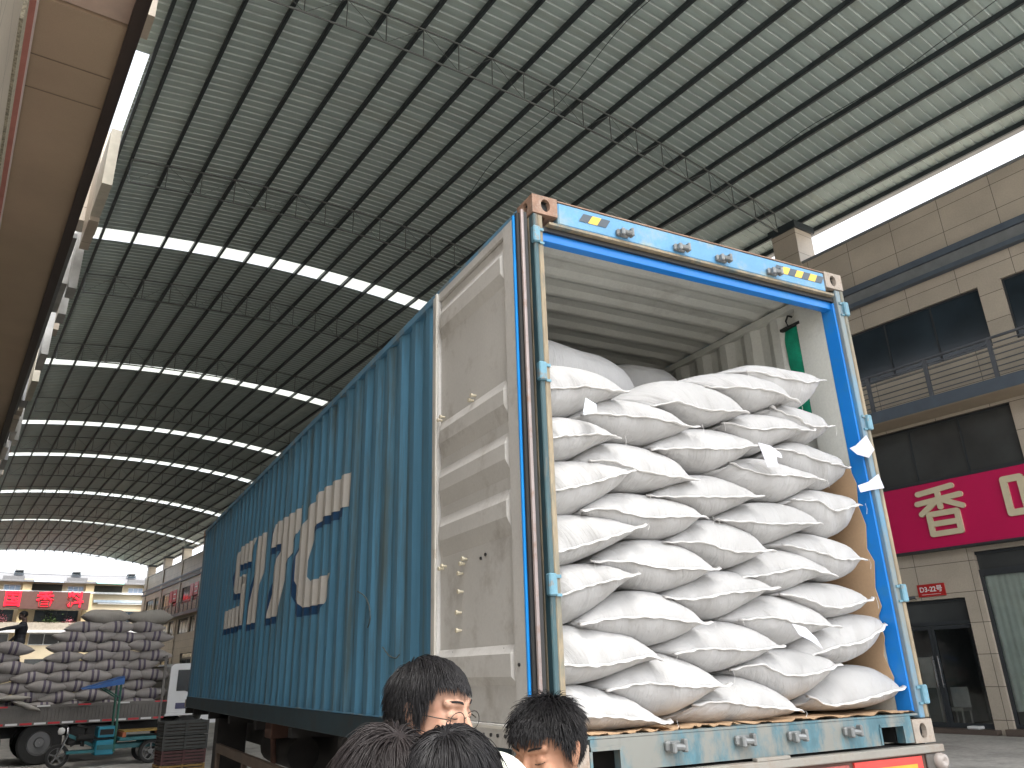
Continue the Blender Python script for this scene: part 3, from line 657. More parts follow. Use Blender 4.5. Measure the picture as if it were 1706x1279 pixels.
# corner castings with oval holes (boxes with recessed dark cores)
def casting(x, y, z, m_, sx, sy):
    """x,y,z: outer corner; sx/sy direction into the container"""
    x0, x1 = sorted((x, x+sx*0.162)); yy0, yy1 = sorted((y, y+sy*0.178)); H_ = 0.118
    q = MB(); 
    def plate(axis, pos, t, a0, a1, b0, b1, ca, cb, ra, rb, dirn):
        n = 20; ring = [(ca+ra*math.cos(2*math.pi*i/n), cb+rb*math.sin(2*math.pi*i/n)) for i in range(n)]
        outr = []
        for (p_, r_) in ring:
            dx, dy = p_-ca, r_-cb; s_c = min([(a1-ca)/dx if dx > 1e-9 else (a0-ca)/dx if dx < -1e-9 else 1e9, (b1-cb)/dy if dy > 1e-9 else (b0-cb)/dy if dy < -1e-9 else 1e9]); outr.append((ca+dx*s_c, cb+dy*s_c))
        def P(p_, d):
            return (pos+dirn*d, p_[0], p_[1]) if axis == 0 else ((p_[0], pos+dirn*d, p_[1]) if axis == 1 else (p_[0], p_[1], pos+dirn*d))
        V = [P(p_, 0) for p_ in outr]+[P(p_, 0) for p_ in ring]+[P((ca+(p_[0]-ca)*0.9, cb+(p_[1]-cb)*0.9), 0.03) for p_ in ring]
        F = []
        for i in range(n): j = (i+1) % n; F += [(i, j, n+j, n+i), (n+i, n+j, 2*n+j, 2*n+i)]
        for (ca_, cb_) in ((a0, b0), (a0, b1), (a1, b0), (a1, b1)):
            best = sorted(range(n), key=lambda i: (outr[i][0]-ca_)**2+(outr[i][1]-cb_)**2)[:2]
            k_ = len(V); V.append(P((ca_, cb_), 0)); F.append((best[0], best[1], k_))
        q.add(V, F)
        qd = [P((a0+0.012, b0+0.012), 0.032), P((a1-0.012, b0+0.012), 0.032), P((a1-0.012, b1-0.012), 0.032), P((a0+0.012, b1-0.012), 0.032)]; q.add(qd, [(0, 1, 2, 3)], 1)
    cx_, cy_ = (x0+x1)/2, (yy0+yy1)/2
    plate(1, y, 0, x0, x1, z, z+H_, x+sx*0.085, z+0.059, 0.030, 0.040, sy)
    plate(0, x, 0, yy0, yy1, z, z+H_, y+sy*0.085, z+0.059, 0.028, 0.040, sx)
    plate(2, z+H_, 0, x0, x1, yy0, yy1, cx_, cy_, 0.03, 0.06, -1)
    plate(2, z, 0, x0, x1, yy0, yy1, cx_, cy_, 0.03, 0.06, 1)
    xi = x+sx*0.162; yi = y+sy*0.178
    q.quad((xi, yy0, z), (xi, yy1, z), (xi, yy1, z+H_), (xi, yy0, z+H_)); q.quad((x0, yi, z), (x1, yi, z), (x1, yi, z+H_), (x0, yi, z+H_))
    return q.build('corner_casting', [m_, blackr], cn, fixn=False)
e = 0.003
for (x, sx) in ((-e, 1), (Wd+e, -1)):
    for (y, sy) in ((-e, 1), (Ln+e, -1)):
        casting(x, y, Ht-0.118+e, rust if x < 1 else palecast, sx, sy); casting(x, y, -e, palecast, sx, sy)
# rear posts: pale rusty edge, blue pressed face, bright blue inner return
for s in (0, 1):
    X = (lambda a: a) if s == 0 else (lambda a: Wd-a)
    def bx(q, a0, a1, *r, **k): x0, x1 = sorted((X(a0), X(a1))); q.box(x0, x1, *r, **k)
    q = MB(); bx(q, 0.0, 0.030, 0.0, 0.05, 0.12, Ht-0.118, bev=0.005); q.build('post_edge', tealpost if s == 0 else tanrust, cn, auto=30)
    q = MB(); bx(q, 0.031, 0.062 if s == 0 else 0.075, 0.004, 0.05, 0.12, Ht-0.12, bev=0.004); bx(q, 0.0, 0.06 if s == 0 else 0.072, 0.052, 0.16, 0.12, Ht-0.12, bev=0.004)
    q.build('corner_post', tanrust if s == 0 else bluep, cn, auto=30)
    q = MB()
    if s == 1:
        q.box(Wd-0.092, Wd-0.0765, 0.03, 0.135, 0.151, Ht-0.21, bev=0.003); q.box(Wd-0.09, Wd-0.078, 0.136, 0.36, 0.15, Ht-0.06, 1); q.box(Wd-0.0755, Wd-0.073, 0.06, 0.16, 0.15, Ht-0.2)
    else:
        q.box(0.0605, 0.064, 0.06, 0.30, 0.151, Ht-0.21, 1)
    q.build('post_return', [blueb, greyw], cn, auto=30)
    for z in (2.64, 1.84, 0.79, 0.24):
        q = MB(); q2 = (-0.010, 0.034)
        x0, x1 = sorted((X(q2[0]), X(q2[1]))); q.box(x0, x1, -0.018, 0.02, z-0.05, z+0.05, bev=0.006)
        x0, x1 = sorted((X(0.034), X(0.062))); q.box(x0, x1, -0.005, 0.02, z+0.03, z+0.045); q.box(x0, x1, -0.005, 0.02, z-0.052, z-0.04)
        q.build('door_hinge', mat('worn_hinge_blue', (0.13, 0.28, 0.36), 0.5, var=0.2, vscale=12, c2=(0.25, 0.18, 0.12), c2amt=0.6, c2scale=20, c2lo=0.55, c2hi=0.62), cn, auto=30)
# header
hd = MB(); hd.box(0.164, Wd-0.164, 0.0, 0.06, Ht-0.155, Ht-0.012, bev=0.008)
hd = hd.build('header_beam', bluef, cn, auto=30)
q = MB(); q.box(0.10, Wd-0.10, -0.004, 0.05, Ht-0.172, Ht-0.157); q.build('drip_ledge', tanrust, cn)
q = MB(); q.box(0.06, Wd-0.06, 0.03, 0.05, Ht-0.20, Ht-0.173); q.build('header_recess', blackr, cn)
q = MB(); q.box(0.065, Wd-0.0775, 0.052, 0.11, Ht-0.25, Ht-0.195, bev=0.003); q.build('header_return', blueb, cn, auto=30)
q = MB(); q.box(0.162, Wd-0.162, -0.002, 0.10, Ht-0.0115, Ht-0.004); q.build('header_lip', rust, cn)
def hazard(xa, n, skip=()):
    q = MB(); w = 0.062
    for i in range(n):
        if i in skip: continue
        a = xa+i*w; q.add([(a, -0.0035, Ht-0.10), (a+w, -0.0035, Ht-0.10), (a+w+0.035, -0.0035, Ht-0.045), (a+0.035, -0.0035, Ht-0.045)], [(0, 1, 2, 3)], i % 2)
    return q.build('hazard_stripes', [hzb, yel], cn, fixn=False)
hazard(0.30, 3); hazard(1.80, 7)
# lock bar keepers
def keeper(x, z, y=-0.0):
    q = MB(); q.box(x-0.05, x+0.035, y-0.028, y+0.001, z-0.022, z+0.022, bev=0.008); q.box(x-0.035, x-0.01, y-0.055, y-0.02, z-0.028, z+0.018, bev=0.006); q.box(x+0.03, x+0.05, y-0.06, y-0.02, z-0.026, z+0.03, bev=0.006)
    q.tube([(x-0.02, y-0.04, z+0.0), (x+0.045, y-0.045, z-0.006)], 0.014, 8)
    return q.build('lock_keeper', steelw, cn, auto=35)
for x in (0.60, 1.02, 1.35, 1.78): keeper(x, Ht-0.118)
for x in (0.615, 1.035, 1.38, 1.775): keeper(x, 0.085)
# sill with fork openings
q = MB()
for (a, b) in ((0.166, 0.168), (0.325, 2.035-0.02), (2.20, Wd-0.166)):
    if b-a > 0.01: q.box(a, b, 0.0, 0.05, 0.002, 0.134)
q.box(0.168, 0.326, 0.0, 0.05, 0.095, 0.134); q.box(2.014, 2.201, 0.0, 0.05, 0.095, 0.134)
for c0, c1 in ((0.168, 0.326), (2.014, 2.201)):
    q.box(c0, c1, -0.006, -0.001, 0.088, 0.104); q.box(c0-0.008, c0+0.006, -0.006, -0.001, 0.004, 0.087); q.box(c1-0.006, c1+0.004, -0.006, -0.001, 0.004, 0.087)
q.box(0.1, Wd-0.1, 0.0, 0.14, 0.136, 0.146)
q.build('sill_beam', teal, cn)
q = MB(); q.box(0.165, Wd-0.165, 0.30, 0.32, 0.0, 0.09); q.box(0.33, 0.34, 0.06, 0.3, 0.0, 0.09); q.box(2.2, 2.21, 0.06, 0.3, 0.0, 0.09); q.build('underframe', blackr, cn)
q = MB()
for k_ in range(30): q.box(0.06, Wd-0.06, 0.5+k_*0.39, 0.545+k_*0.39, 0.01, 0.088)
q.build('floor_cross_member', bluer, cn)
# lettering painted on the corrugated side
def clip_poly(P, y0, y1):
    for (lim, sg_) in ((y0, 1), (y1, -1)):
        out_ = []
        for i in range(len(P)):
            a, b = P[i], P[(i+1) % len(P)]; ia = sg_*(a[0]-lim) >= 0; ib = sg_*(b[0]-lim) >= 0
            if ia: out_.append(a)
            if ia != ib: t = (lim-a[0])/(b[0]-a[0]); out_.append((lim, a[1]+t*(b[1]-a[1])))
        P = out_
        if len(P) < 3: return None
    return P
SITC = {
 'C': [[(3.36, 1.76), (3.34, 2.05), (4.25, 2.06), (4.15, 1.79)], [(4.25, 2.06), (4.60, 1.98), (4.36, 1.73), (4.15, 1.79)], [(4.60, 1.98), (4.90, 1.80), (4.48, 1.62), (4.36, 1.73)], [(4.90, 1.80), (5.08, 1.56), (4.54, 1.45), (4.48, 1.62)],
       [(5.08, 1.56), (5.08, 1.32), (4.54, 1.30), (4.54, 1.45)], [(5.08, 1.32), (4.93, 1.14), (4.48, 1.25), (4.54, 1.30)], [(4.93, 1.14), (4.74, 1.03), (4.30, 1.02), (4.48, 1.25)], [(4.48, 1.25), (4.30, 1.02), (3.95, 1.01), (3.72, 1.25)]],
 'T': [[(4.86, 2.04), (6.18, 2.06), (6.26, 1.80), (5.08, 1.79)], [(5.10, 1.79), (5.80, 1.80), (5.92, 1.66), (5.32, 1.62)], [(5.32, 1.62), (5.92, 1.66), (6.10, 1.45), (5.58, 1.42)], [(5.58, 1.42), (6.10, 1.45), (6.23, 1.03), (5.68, 1.03)]],
 'I': [[(6.58, 2.05), (7.06, 2.05), (7.14, 1.78), (6.62, 1.75)], [(6.62, 1.75), (7.14, 1.78), (7.28, 1.45), (6.78, 1.42)], [(6.78, 1.42), (7.28, 1.45), (7.36, 1.03), (6.82, 1.03)]],
 'S': [[(7.27, 2.07), (8.30, 2.08), (8.20, 1.84), (7.42, 1.80)], [(8.30, 2.08), (8.54, 1.98), (8.20, 1.84), (8.15, 1.80)], [(8.54, 1.98), (8.62, 1.80), (8.15, 1.80), (8.20, 1.84)], [(8.62, 1.80), (8.56, 1.58), (8.15, 1.68), (8.15, 1.80)], [(8.56, 1.58), (8.40, 1.48), (8.0, 1.46), (8.15, 1.68)],
       [(8.15, 1.68), (8.0, 1.46), (7.72, 1.66), (7.8, 1.68)], [(8.05, 1.68), (8.0, 1.46), (7.62, 1.40), (7.64, 1.60)], [(8.0, 1.46), (7.62, 1.42), (7.60, 1.20), (8.02, 1.30)], [(7.60, 1.22), (8.02, 1.30), (7.9, 1.05), (7.72, 1.08)], [(7.98, 1.30), (9.08, 1.30), (9.14, 1.06), (7.8, 1.05)]]}
def facets():
    for i in range(len(profl)-1):
        if profl[i+1][0]-profl[i][0] > 1e-6: yield profl[i], profl[i+1]
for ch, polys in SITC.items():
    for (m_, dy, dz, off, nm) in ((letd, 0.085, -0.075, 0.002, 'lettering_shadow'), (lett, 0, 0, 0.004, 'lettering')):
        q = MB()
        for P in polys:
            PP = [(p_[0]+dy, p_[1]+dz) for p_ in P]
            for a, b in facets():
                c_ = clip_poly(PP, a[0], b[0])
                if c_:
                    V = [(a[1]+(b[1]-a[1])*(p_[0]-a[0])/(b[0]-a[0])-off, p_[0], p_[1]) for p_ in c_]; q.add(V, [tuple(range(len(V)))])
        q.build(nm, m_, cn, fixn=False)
# a long scratch and dents near the rear of the side
for pts in ([(2.91, 1.02), (2.79, 0.99), (2.67, 0.935), (2.59, 0.845), (2.60, 0.77), (2.64, 0.744)], [(2.29, 0.597), (2.16, 0.54), (2.02, 0.521), (1.967, 0.542)]):
    q = MB(); q.tube([(0.001 if i % 2 else -0.002, p_[0], p_[1]) for i, p_ in enumerate(catmull([(a_, b_, 0) for a_, b_ in pts], 12))], 0.005, 5); q.build('scratch', mat('scratch_dark', (0.07, 0.09, 0.09), 0.6), cn)

# left door, folded back 270 degrees against the side
def door(side):
    DY = 0.0 if side == 0 else 0.13
    X = (lambda a: a) if side == 0 else (lambda a: Wd-a)
    sg_ = 1 if side == 0 else -1
    xi, xo = -0.105, -0.055
    q = MB(); prof_ = []       # inner skin : (z, bulge)
    zz = [(0.20, 0), (0.36, 0), (0.40, 0.024), (0.50, 0.024), (0.54, 0), (1.04, 0), (1.13, 0.025), (1.21, 0.025), (1.27, 0.0), (1.33, 0), (1.42, 0.025), (1.50, 0.025), (1.56, 0), (1.62, 0), (1.71, 0.025), (1.79, 0.025), (1.85, 0.0), (2.40, 0), (2.47, 0.024), (2.57, 0.024), (2.63, 0), (2.68, 0)]
    V = []
    ya, yb = 0.17, 1.09
    for z, b_ in zz:
        for (y_, f_) in ((ya, 0), (ya+0.035, 1), (yb-0.035, 1), (yb, 0)): V.append((X(xi+0.022-b_*f_), y_, z))
    q.add(V, [(i*4+j, i*4+j+1, (i+1)*4+j+1, (i+1)*4+j) for i in range(len(zz)-1) for j in range(3)])
    d = q.build('door', doorw, cn, fixn=False)
    d_ = MB()
    def bx(q, a0, a1, *r, **k): x0, x1 = sorted((X(a0), X(a1))); q.box(x0, x1, *r, **k)
    bx(d_, xi, xo+0.01, 0.055, 0.168, 0.10, 2.74, bev=0.006); bx(d_, xi, xo+0.01, 1.092, 1.185, 0.10, 2.74, bev=0.006)
    bx(d_, xi+0.004, xo+0.01, 0.17, 1.09, 0.10, 0.198, bev=0.004); bx(d_, xi+0.004, xo+0.01, 0.17, 1.09, 2.682, 2.74, bev=0.004)
    d_.build('door_frame', lipw if side else doorw, d, auto=30)
    l = MB(); bx(l, xi-0.012, xi-0.001, 1.095, 1.125, 0.10, 2.74, bev=0.004); bx(l, xi-0.008, xi-0.001, 0.06, 1.18, 0.178, 0.190); l.build('door_lip', lipw, d, auto=30)
    k_ = MB(); bx(k_, xo+0.012, xo+0.022, 0.05, 1.19, 0.10, 2.74); k_.build('outer_skin', blue, d)
    g1 = MB(); bx(g1, xi-0.004, xi+0.012, 0.035, 0.052, 0.10, 2.75, bev=0.003); g1.build('blue_edge', mat('vivid_blue_edge', (0.012, 0.26, 0.72), 0.4), d, auto=30)
    g2 = MB(); bx(g2, xi+0.005, xi+0.03, 0.010, 0.033, 0.09, 2.76, bev=0.004); bx(g2, xi+0.035, xi+0.06, -0.012, 0.030, 0.09, 2.76, bev=0.004); g2.build('gasket', blackr, d, auto=30)
    g3 = MB(); g3.tube([(X(xi+0.030), -0.004, 0.08), (X(xi+0.030), -0.004, 2.77)], 0.011, 8); g3.build('edge_strip', pinkr, d, auto=40)
    for (y_, z_) in ((0.615, 1.855), (0.585, 1.875), (1.068, 1.864), (1.03, 1.875), (0.752, 0.968), (0.72, 0.99), (1.041, 0.975), (1.0, 0.985), (0.775, 0.92), (0.775, 0.825), (0.80, 0.72), (0.80, 0.63)):
        sc = MB(); c_ = X(xi+0.02); sc.tube([(c_, y_, z_), (c_-sg_*0.022, y_, z_)], 0.007, 8); sc.tube([(c_-sg_*0.022, y_, z_), (c_-sg_*0.034, y_, z_)], 0.012, 8); sc.build('bolt', mat('cream_bolt', (0.55, 0.5, 0.38), 0.5), d, auto=40)
    for (y_, z_) in ((0.545, 0.972), (0.49, 0.985), (0.30, 0.52), (0.9, 0.52), (0.12, 0.45), (0.35, 0.15), (0.42, 0.15), (0.50, 0.148), (0.27, 0.15)):
        sd = MB(); c_ = X(xi-0.001) if z_ < 0.3 or y_ < 0.17 else X(xi+0.02); sd.tube([(c_, y_, z_), (c_-sg_*0.007, y_, z_)], 0.008, 8); sd.build('bolt_hole', blackr, d)
    r_ = MB()
    for y_ in (0.35, 0.85): r_.tube([(X(xo+0.036), y_, 0.05), (X(xo+0.036), y_, 2.80)], 0.017, 8)
    r_.build('lock_rod', steelw, d, auto=40)
    d.location.y = DY
door(0); door(1)

# ---------------------------------------------------------------- lining and paper
kraft = mat('kraft_cardboard', (0.50, 0.335, 0.20), 0.8, var=0.06, vscale=2, fine=0.06)
q = MB(); edge = [(0.16, 0.24), (0.14, 0.33), (0.18, 0.45), (0.15, 0.55), (0.17, 0.66), (0.13, 0.72), (0.15, 0.83), (0.12, 0.98), (0.155, 1.06), (0.13, 1.2), (0.16, 1.33), (0.14, 1.46), (0.17, 1.56), (0.30, 1.60), (0.8, 1.61), (1.3, 1.6)]
V = []
for (y_, z_) in edge: V.append((2.338, y_-0.035, z_+HB))
n = len(V); V += [(2.345, 1.35, min(z_, 1.5)+HB) for (y_, z_) in edge]
q.add(V, [(i, i+1, n+i+1, n+i) for i in range(n-1)])
V2 = [(x-0.005, y_, z_) for x, y_, z_ in V]; q.add(V2, [(i, i+1, n+i+1, n+i) for i in range(n-1)])
q.add(V[:n]+V2[:n], [(i, i+1, n+i+1, n+i) for i in range(n-1)])
tag(q.build('cardboard_liner', kraft, None, fixn=False), 'torn brown cardboard liner standing between the sacks and the right container wall', 'cardboard')
# crumpled kraft paper on the sill
def paper(name, x0, x1, ya, yb, z, label, seed):
    rnd = random.Random(seed); nx, ny = 40, 8; V = []
    for i in range(nx+1):
        for j in range(ny+1):
            x = x0+(x1-x0)*i/nx; y_ = ya+(yb-ya)*j/ny
            if j == 0: y_ += 0.014*math.sin(i*0.7+seed)+rnd.uniform(-0.006, 0.006)
            dz = 0.004+0.006*math.sin(i*0.9+j*1.3+seed)+0.004*math.sin(i*0.33-j+seed*2)
            dz *= (1-j/ny)**0.5
            if j == 0: dz += rnd.uniform(-0.003, 0.004)
            V.append((x, y_, z+max(dz, 0)))
    q = MB(); F = [(i*(ny+1)+j, (i+1)*(ny+1)+j, (i+1)*(ny+1)+j+1, i*(ny+1)+j+1) for i in range(nx) for j in range(ny)]
    q.add(V, F); q.add([(a, b, c-0.0025) for a, b, c in V], F)
    return tag(q.build(name, kraft, None, smooth=True, fixn=False), label, 'paper')
paper('kraft_paper', 0.60, 1.08, 0.03, 0.6, HB+0.150, 'short piece of brown paper under the second sack of the bottom row', 1)
paper('kraft_paper', 1.13, 2.36, 0.012, 0.7, HB+0.150, 'long crumpled sheet of brown paper along the right part of the container sill', 5)
paper('thin_board', 0.08, 0.66, 0.02, 0.5, HB+0.147, 'dark curled paper edge under the bottom left sack beside the door post', 9)
# green strap hanging on the inner wall
gm = mat('green_mesh_cloth', (0.0, 0.30, 0.17), 0.7, var=0.2, vscale=12, fine=0.2, fscale=90)
gs = thing('green_mesh_strip', 'bright green mesh strip hanging from a dark clamp on the right inner container wall', 'strap', (2.375, 0.42, HB))
q = MB(); n = 24; V = []
for i in range(n+1):
    z = 2.66-(2.66-1.95)*i/n; w = 0.075+0.006*math.sin(i*0.8)
    V += [(0.012*math.sin(i*0.5)-0.01, -w+0.0, z), (0.010*math.sin(i*0.5+1)-0.022, 0, z), (0.012*math.sin(i*0.5+2)-0.01, w, z)]
q.add(V, [(3*i+j, 3*i+j+1, 3*i+j+4, 3*i+j+3) for i in range(n) for j in range(2)]); q.build('strip', gm, gs, smooth=True, fixn=False)
q = MB(); q.box(-0.035, 0.0, -0.09, 0.09, 2.655, 2.675); q.tube([(-0.02, 0.02, 2.67), (-0.025, 0.03, 2.72), (-0.03, 0.0, 2.75), (-0.025, -0.03, 2.73)], 0.008, 6); q.build('clamp', blackr, gs)

# ---------------------------------------------------------------- white sacks in the container
sackm = bpy.data.materials.new('woven_white_sack'); sackm.use_nodes = True
def make_sack_mat(M, base, stripe=None):
    N = M.node_tree.nodes; L = M.node_tree.links; b = N['Principled BSDF']; b.inputs['Roughness'].default_value = 0.6; b.inputs['Specular IOR Level'].default_value = 0.25; b.inputs['Subsurface Weight'].default_value = 0.6; b.inputs['Subsurface Scale'].default_value = 0.05; b.inputs['Subsurface Radius'].default_value = (1.0, 0.95, 0.9)
    tc = N.new('ShaderNodeTexCoord'); mp = N.new('ShaderNodeMapping'); L.new(tc.outputs['UV'], mp.inputs[0]); mp.inputs['Scale'].default_value = (34, 2.2, 1)
    oi = N.new('ShaderNodeObjectInfo')
    ad = N.new('ShaderNodeVectorMath'); ad.operation = 'ADD'; L.new(mp.outputs[0], ad.inputs[0]); 
    rs = math_n(N, L, 'MULTIPLY', oi.outputs['Random'], 57.0); L.new(rs, ad.inputs[1])
    n1 = N.new('ShaderNodeTexNoise'); n1.inputs['Scale'].default_value = 1.0; n1.inputs['Detail'].default_value = 3; n1.inputs['Distortion'].default_value = 0.6; L.new(ad.outputs[0], n1.inputs['Vector'])
    n2 = N.new('ShaderNodeTexNoise'); n2.inputs['Scale'].default_value = 7; n2.inputs['Detail'].default_value = 5; L.new(tc.outputs['Object'], n2.inputs['Vector'])
    wv = N.new('ShaderNodeTexNoise'); wv.inputs['Scale'].default_value = 260; L.new(tc.outputs['Object'], wv.inputs['Vector'])
    h = math_n(N, L, 'MULTIPLY_ADD', n2.outputs['Fac'], 1.6, n1.outputs['Fac']); h = math_n(N, L, 'MULTIPLY_ADD', wv.outputs['Fac'], 0.12, h)
    bp = N.new('ShaderNodeBump'); bp.inputs['Strength'].default_value = 0.65; bp.inputs['Distance'].default_value = 0.014; L.new(h, bp.inputs['Height']); L.new(bp.outputs[0], b.inputs['Normal'])
    mr = N.new('ShaderNodeMapRange'); mr.inputs['From Min'].default_value = 0.35; mr.inputs['From Max'].default_value = 0.7; L.new(n2.outputs['Fac'], mr.inputs['Value'])
    col = mix_n(N, L, mr.outputs[0], tuple(base), tuple(x*0.93 for x in base))
    tint = N.new('ShaderNodeVectorMath'); tint.operation = 'SCALE'; L.new(col, tint.inputs[0]); L.new(math_n(N, L, 'MULTIPLY_ADD', oi.outputs['Random'], 0.10, 0.92), tint.inputs['Scale']); col = tint.outputs[0]
    if stripe:
        sp = N.new('ShaderNodeSeparateXYZ'); L.new(tc.outputs['Object'], sp.inputs[0]); mk = None
        ax = math_n(N, L, 'ABSOLUTE', math_n(N, L, 'ADD', sp.outputs[0], 0.0))
        a = math_n(N, L, 'MULTIPLY', math_n(N, L, 'GREATER_THAN', ax, 0.035), math_n(N, L, 'LESS_THAN', ax, 0.095))
        col = mix_n(N, L, math_n(N, L, 'MULTIPLY', a, 0.85), col, tuple(stripe))
    L.new(col, b.inputs['Base Color'])
make_sack_mat(sackm, (0.465, 0.46, 0.455))
hemm = mat('sack_hem', (0.62, 0.61, 0.595), 0.6, var=0.04, vscale=20)
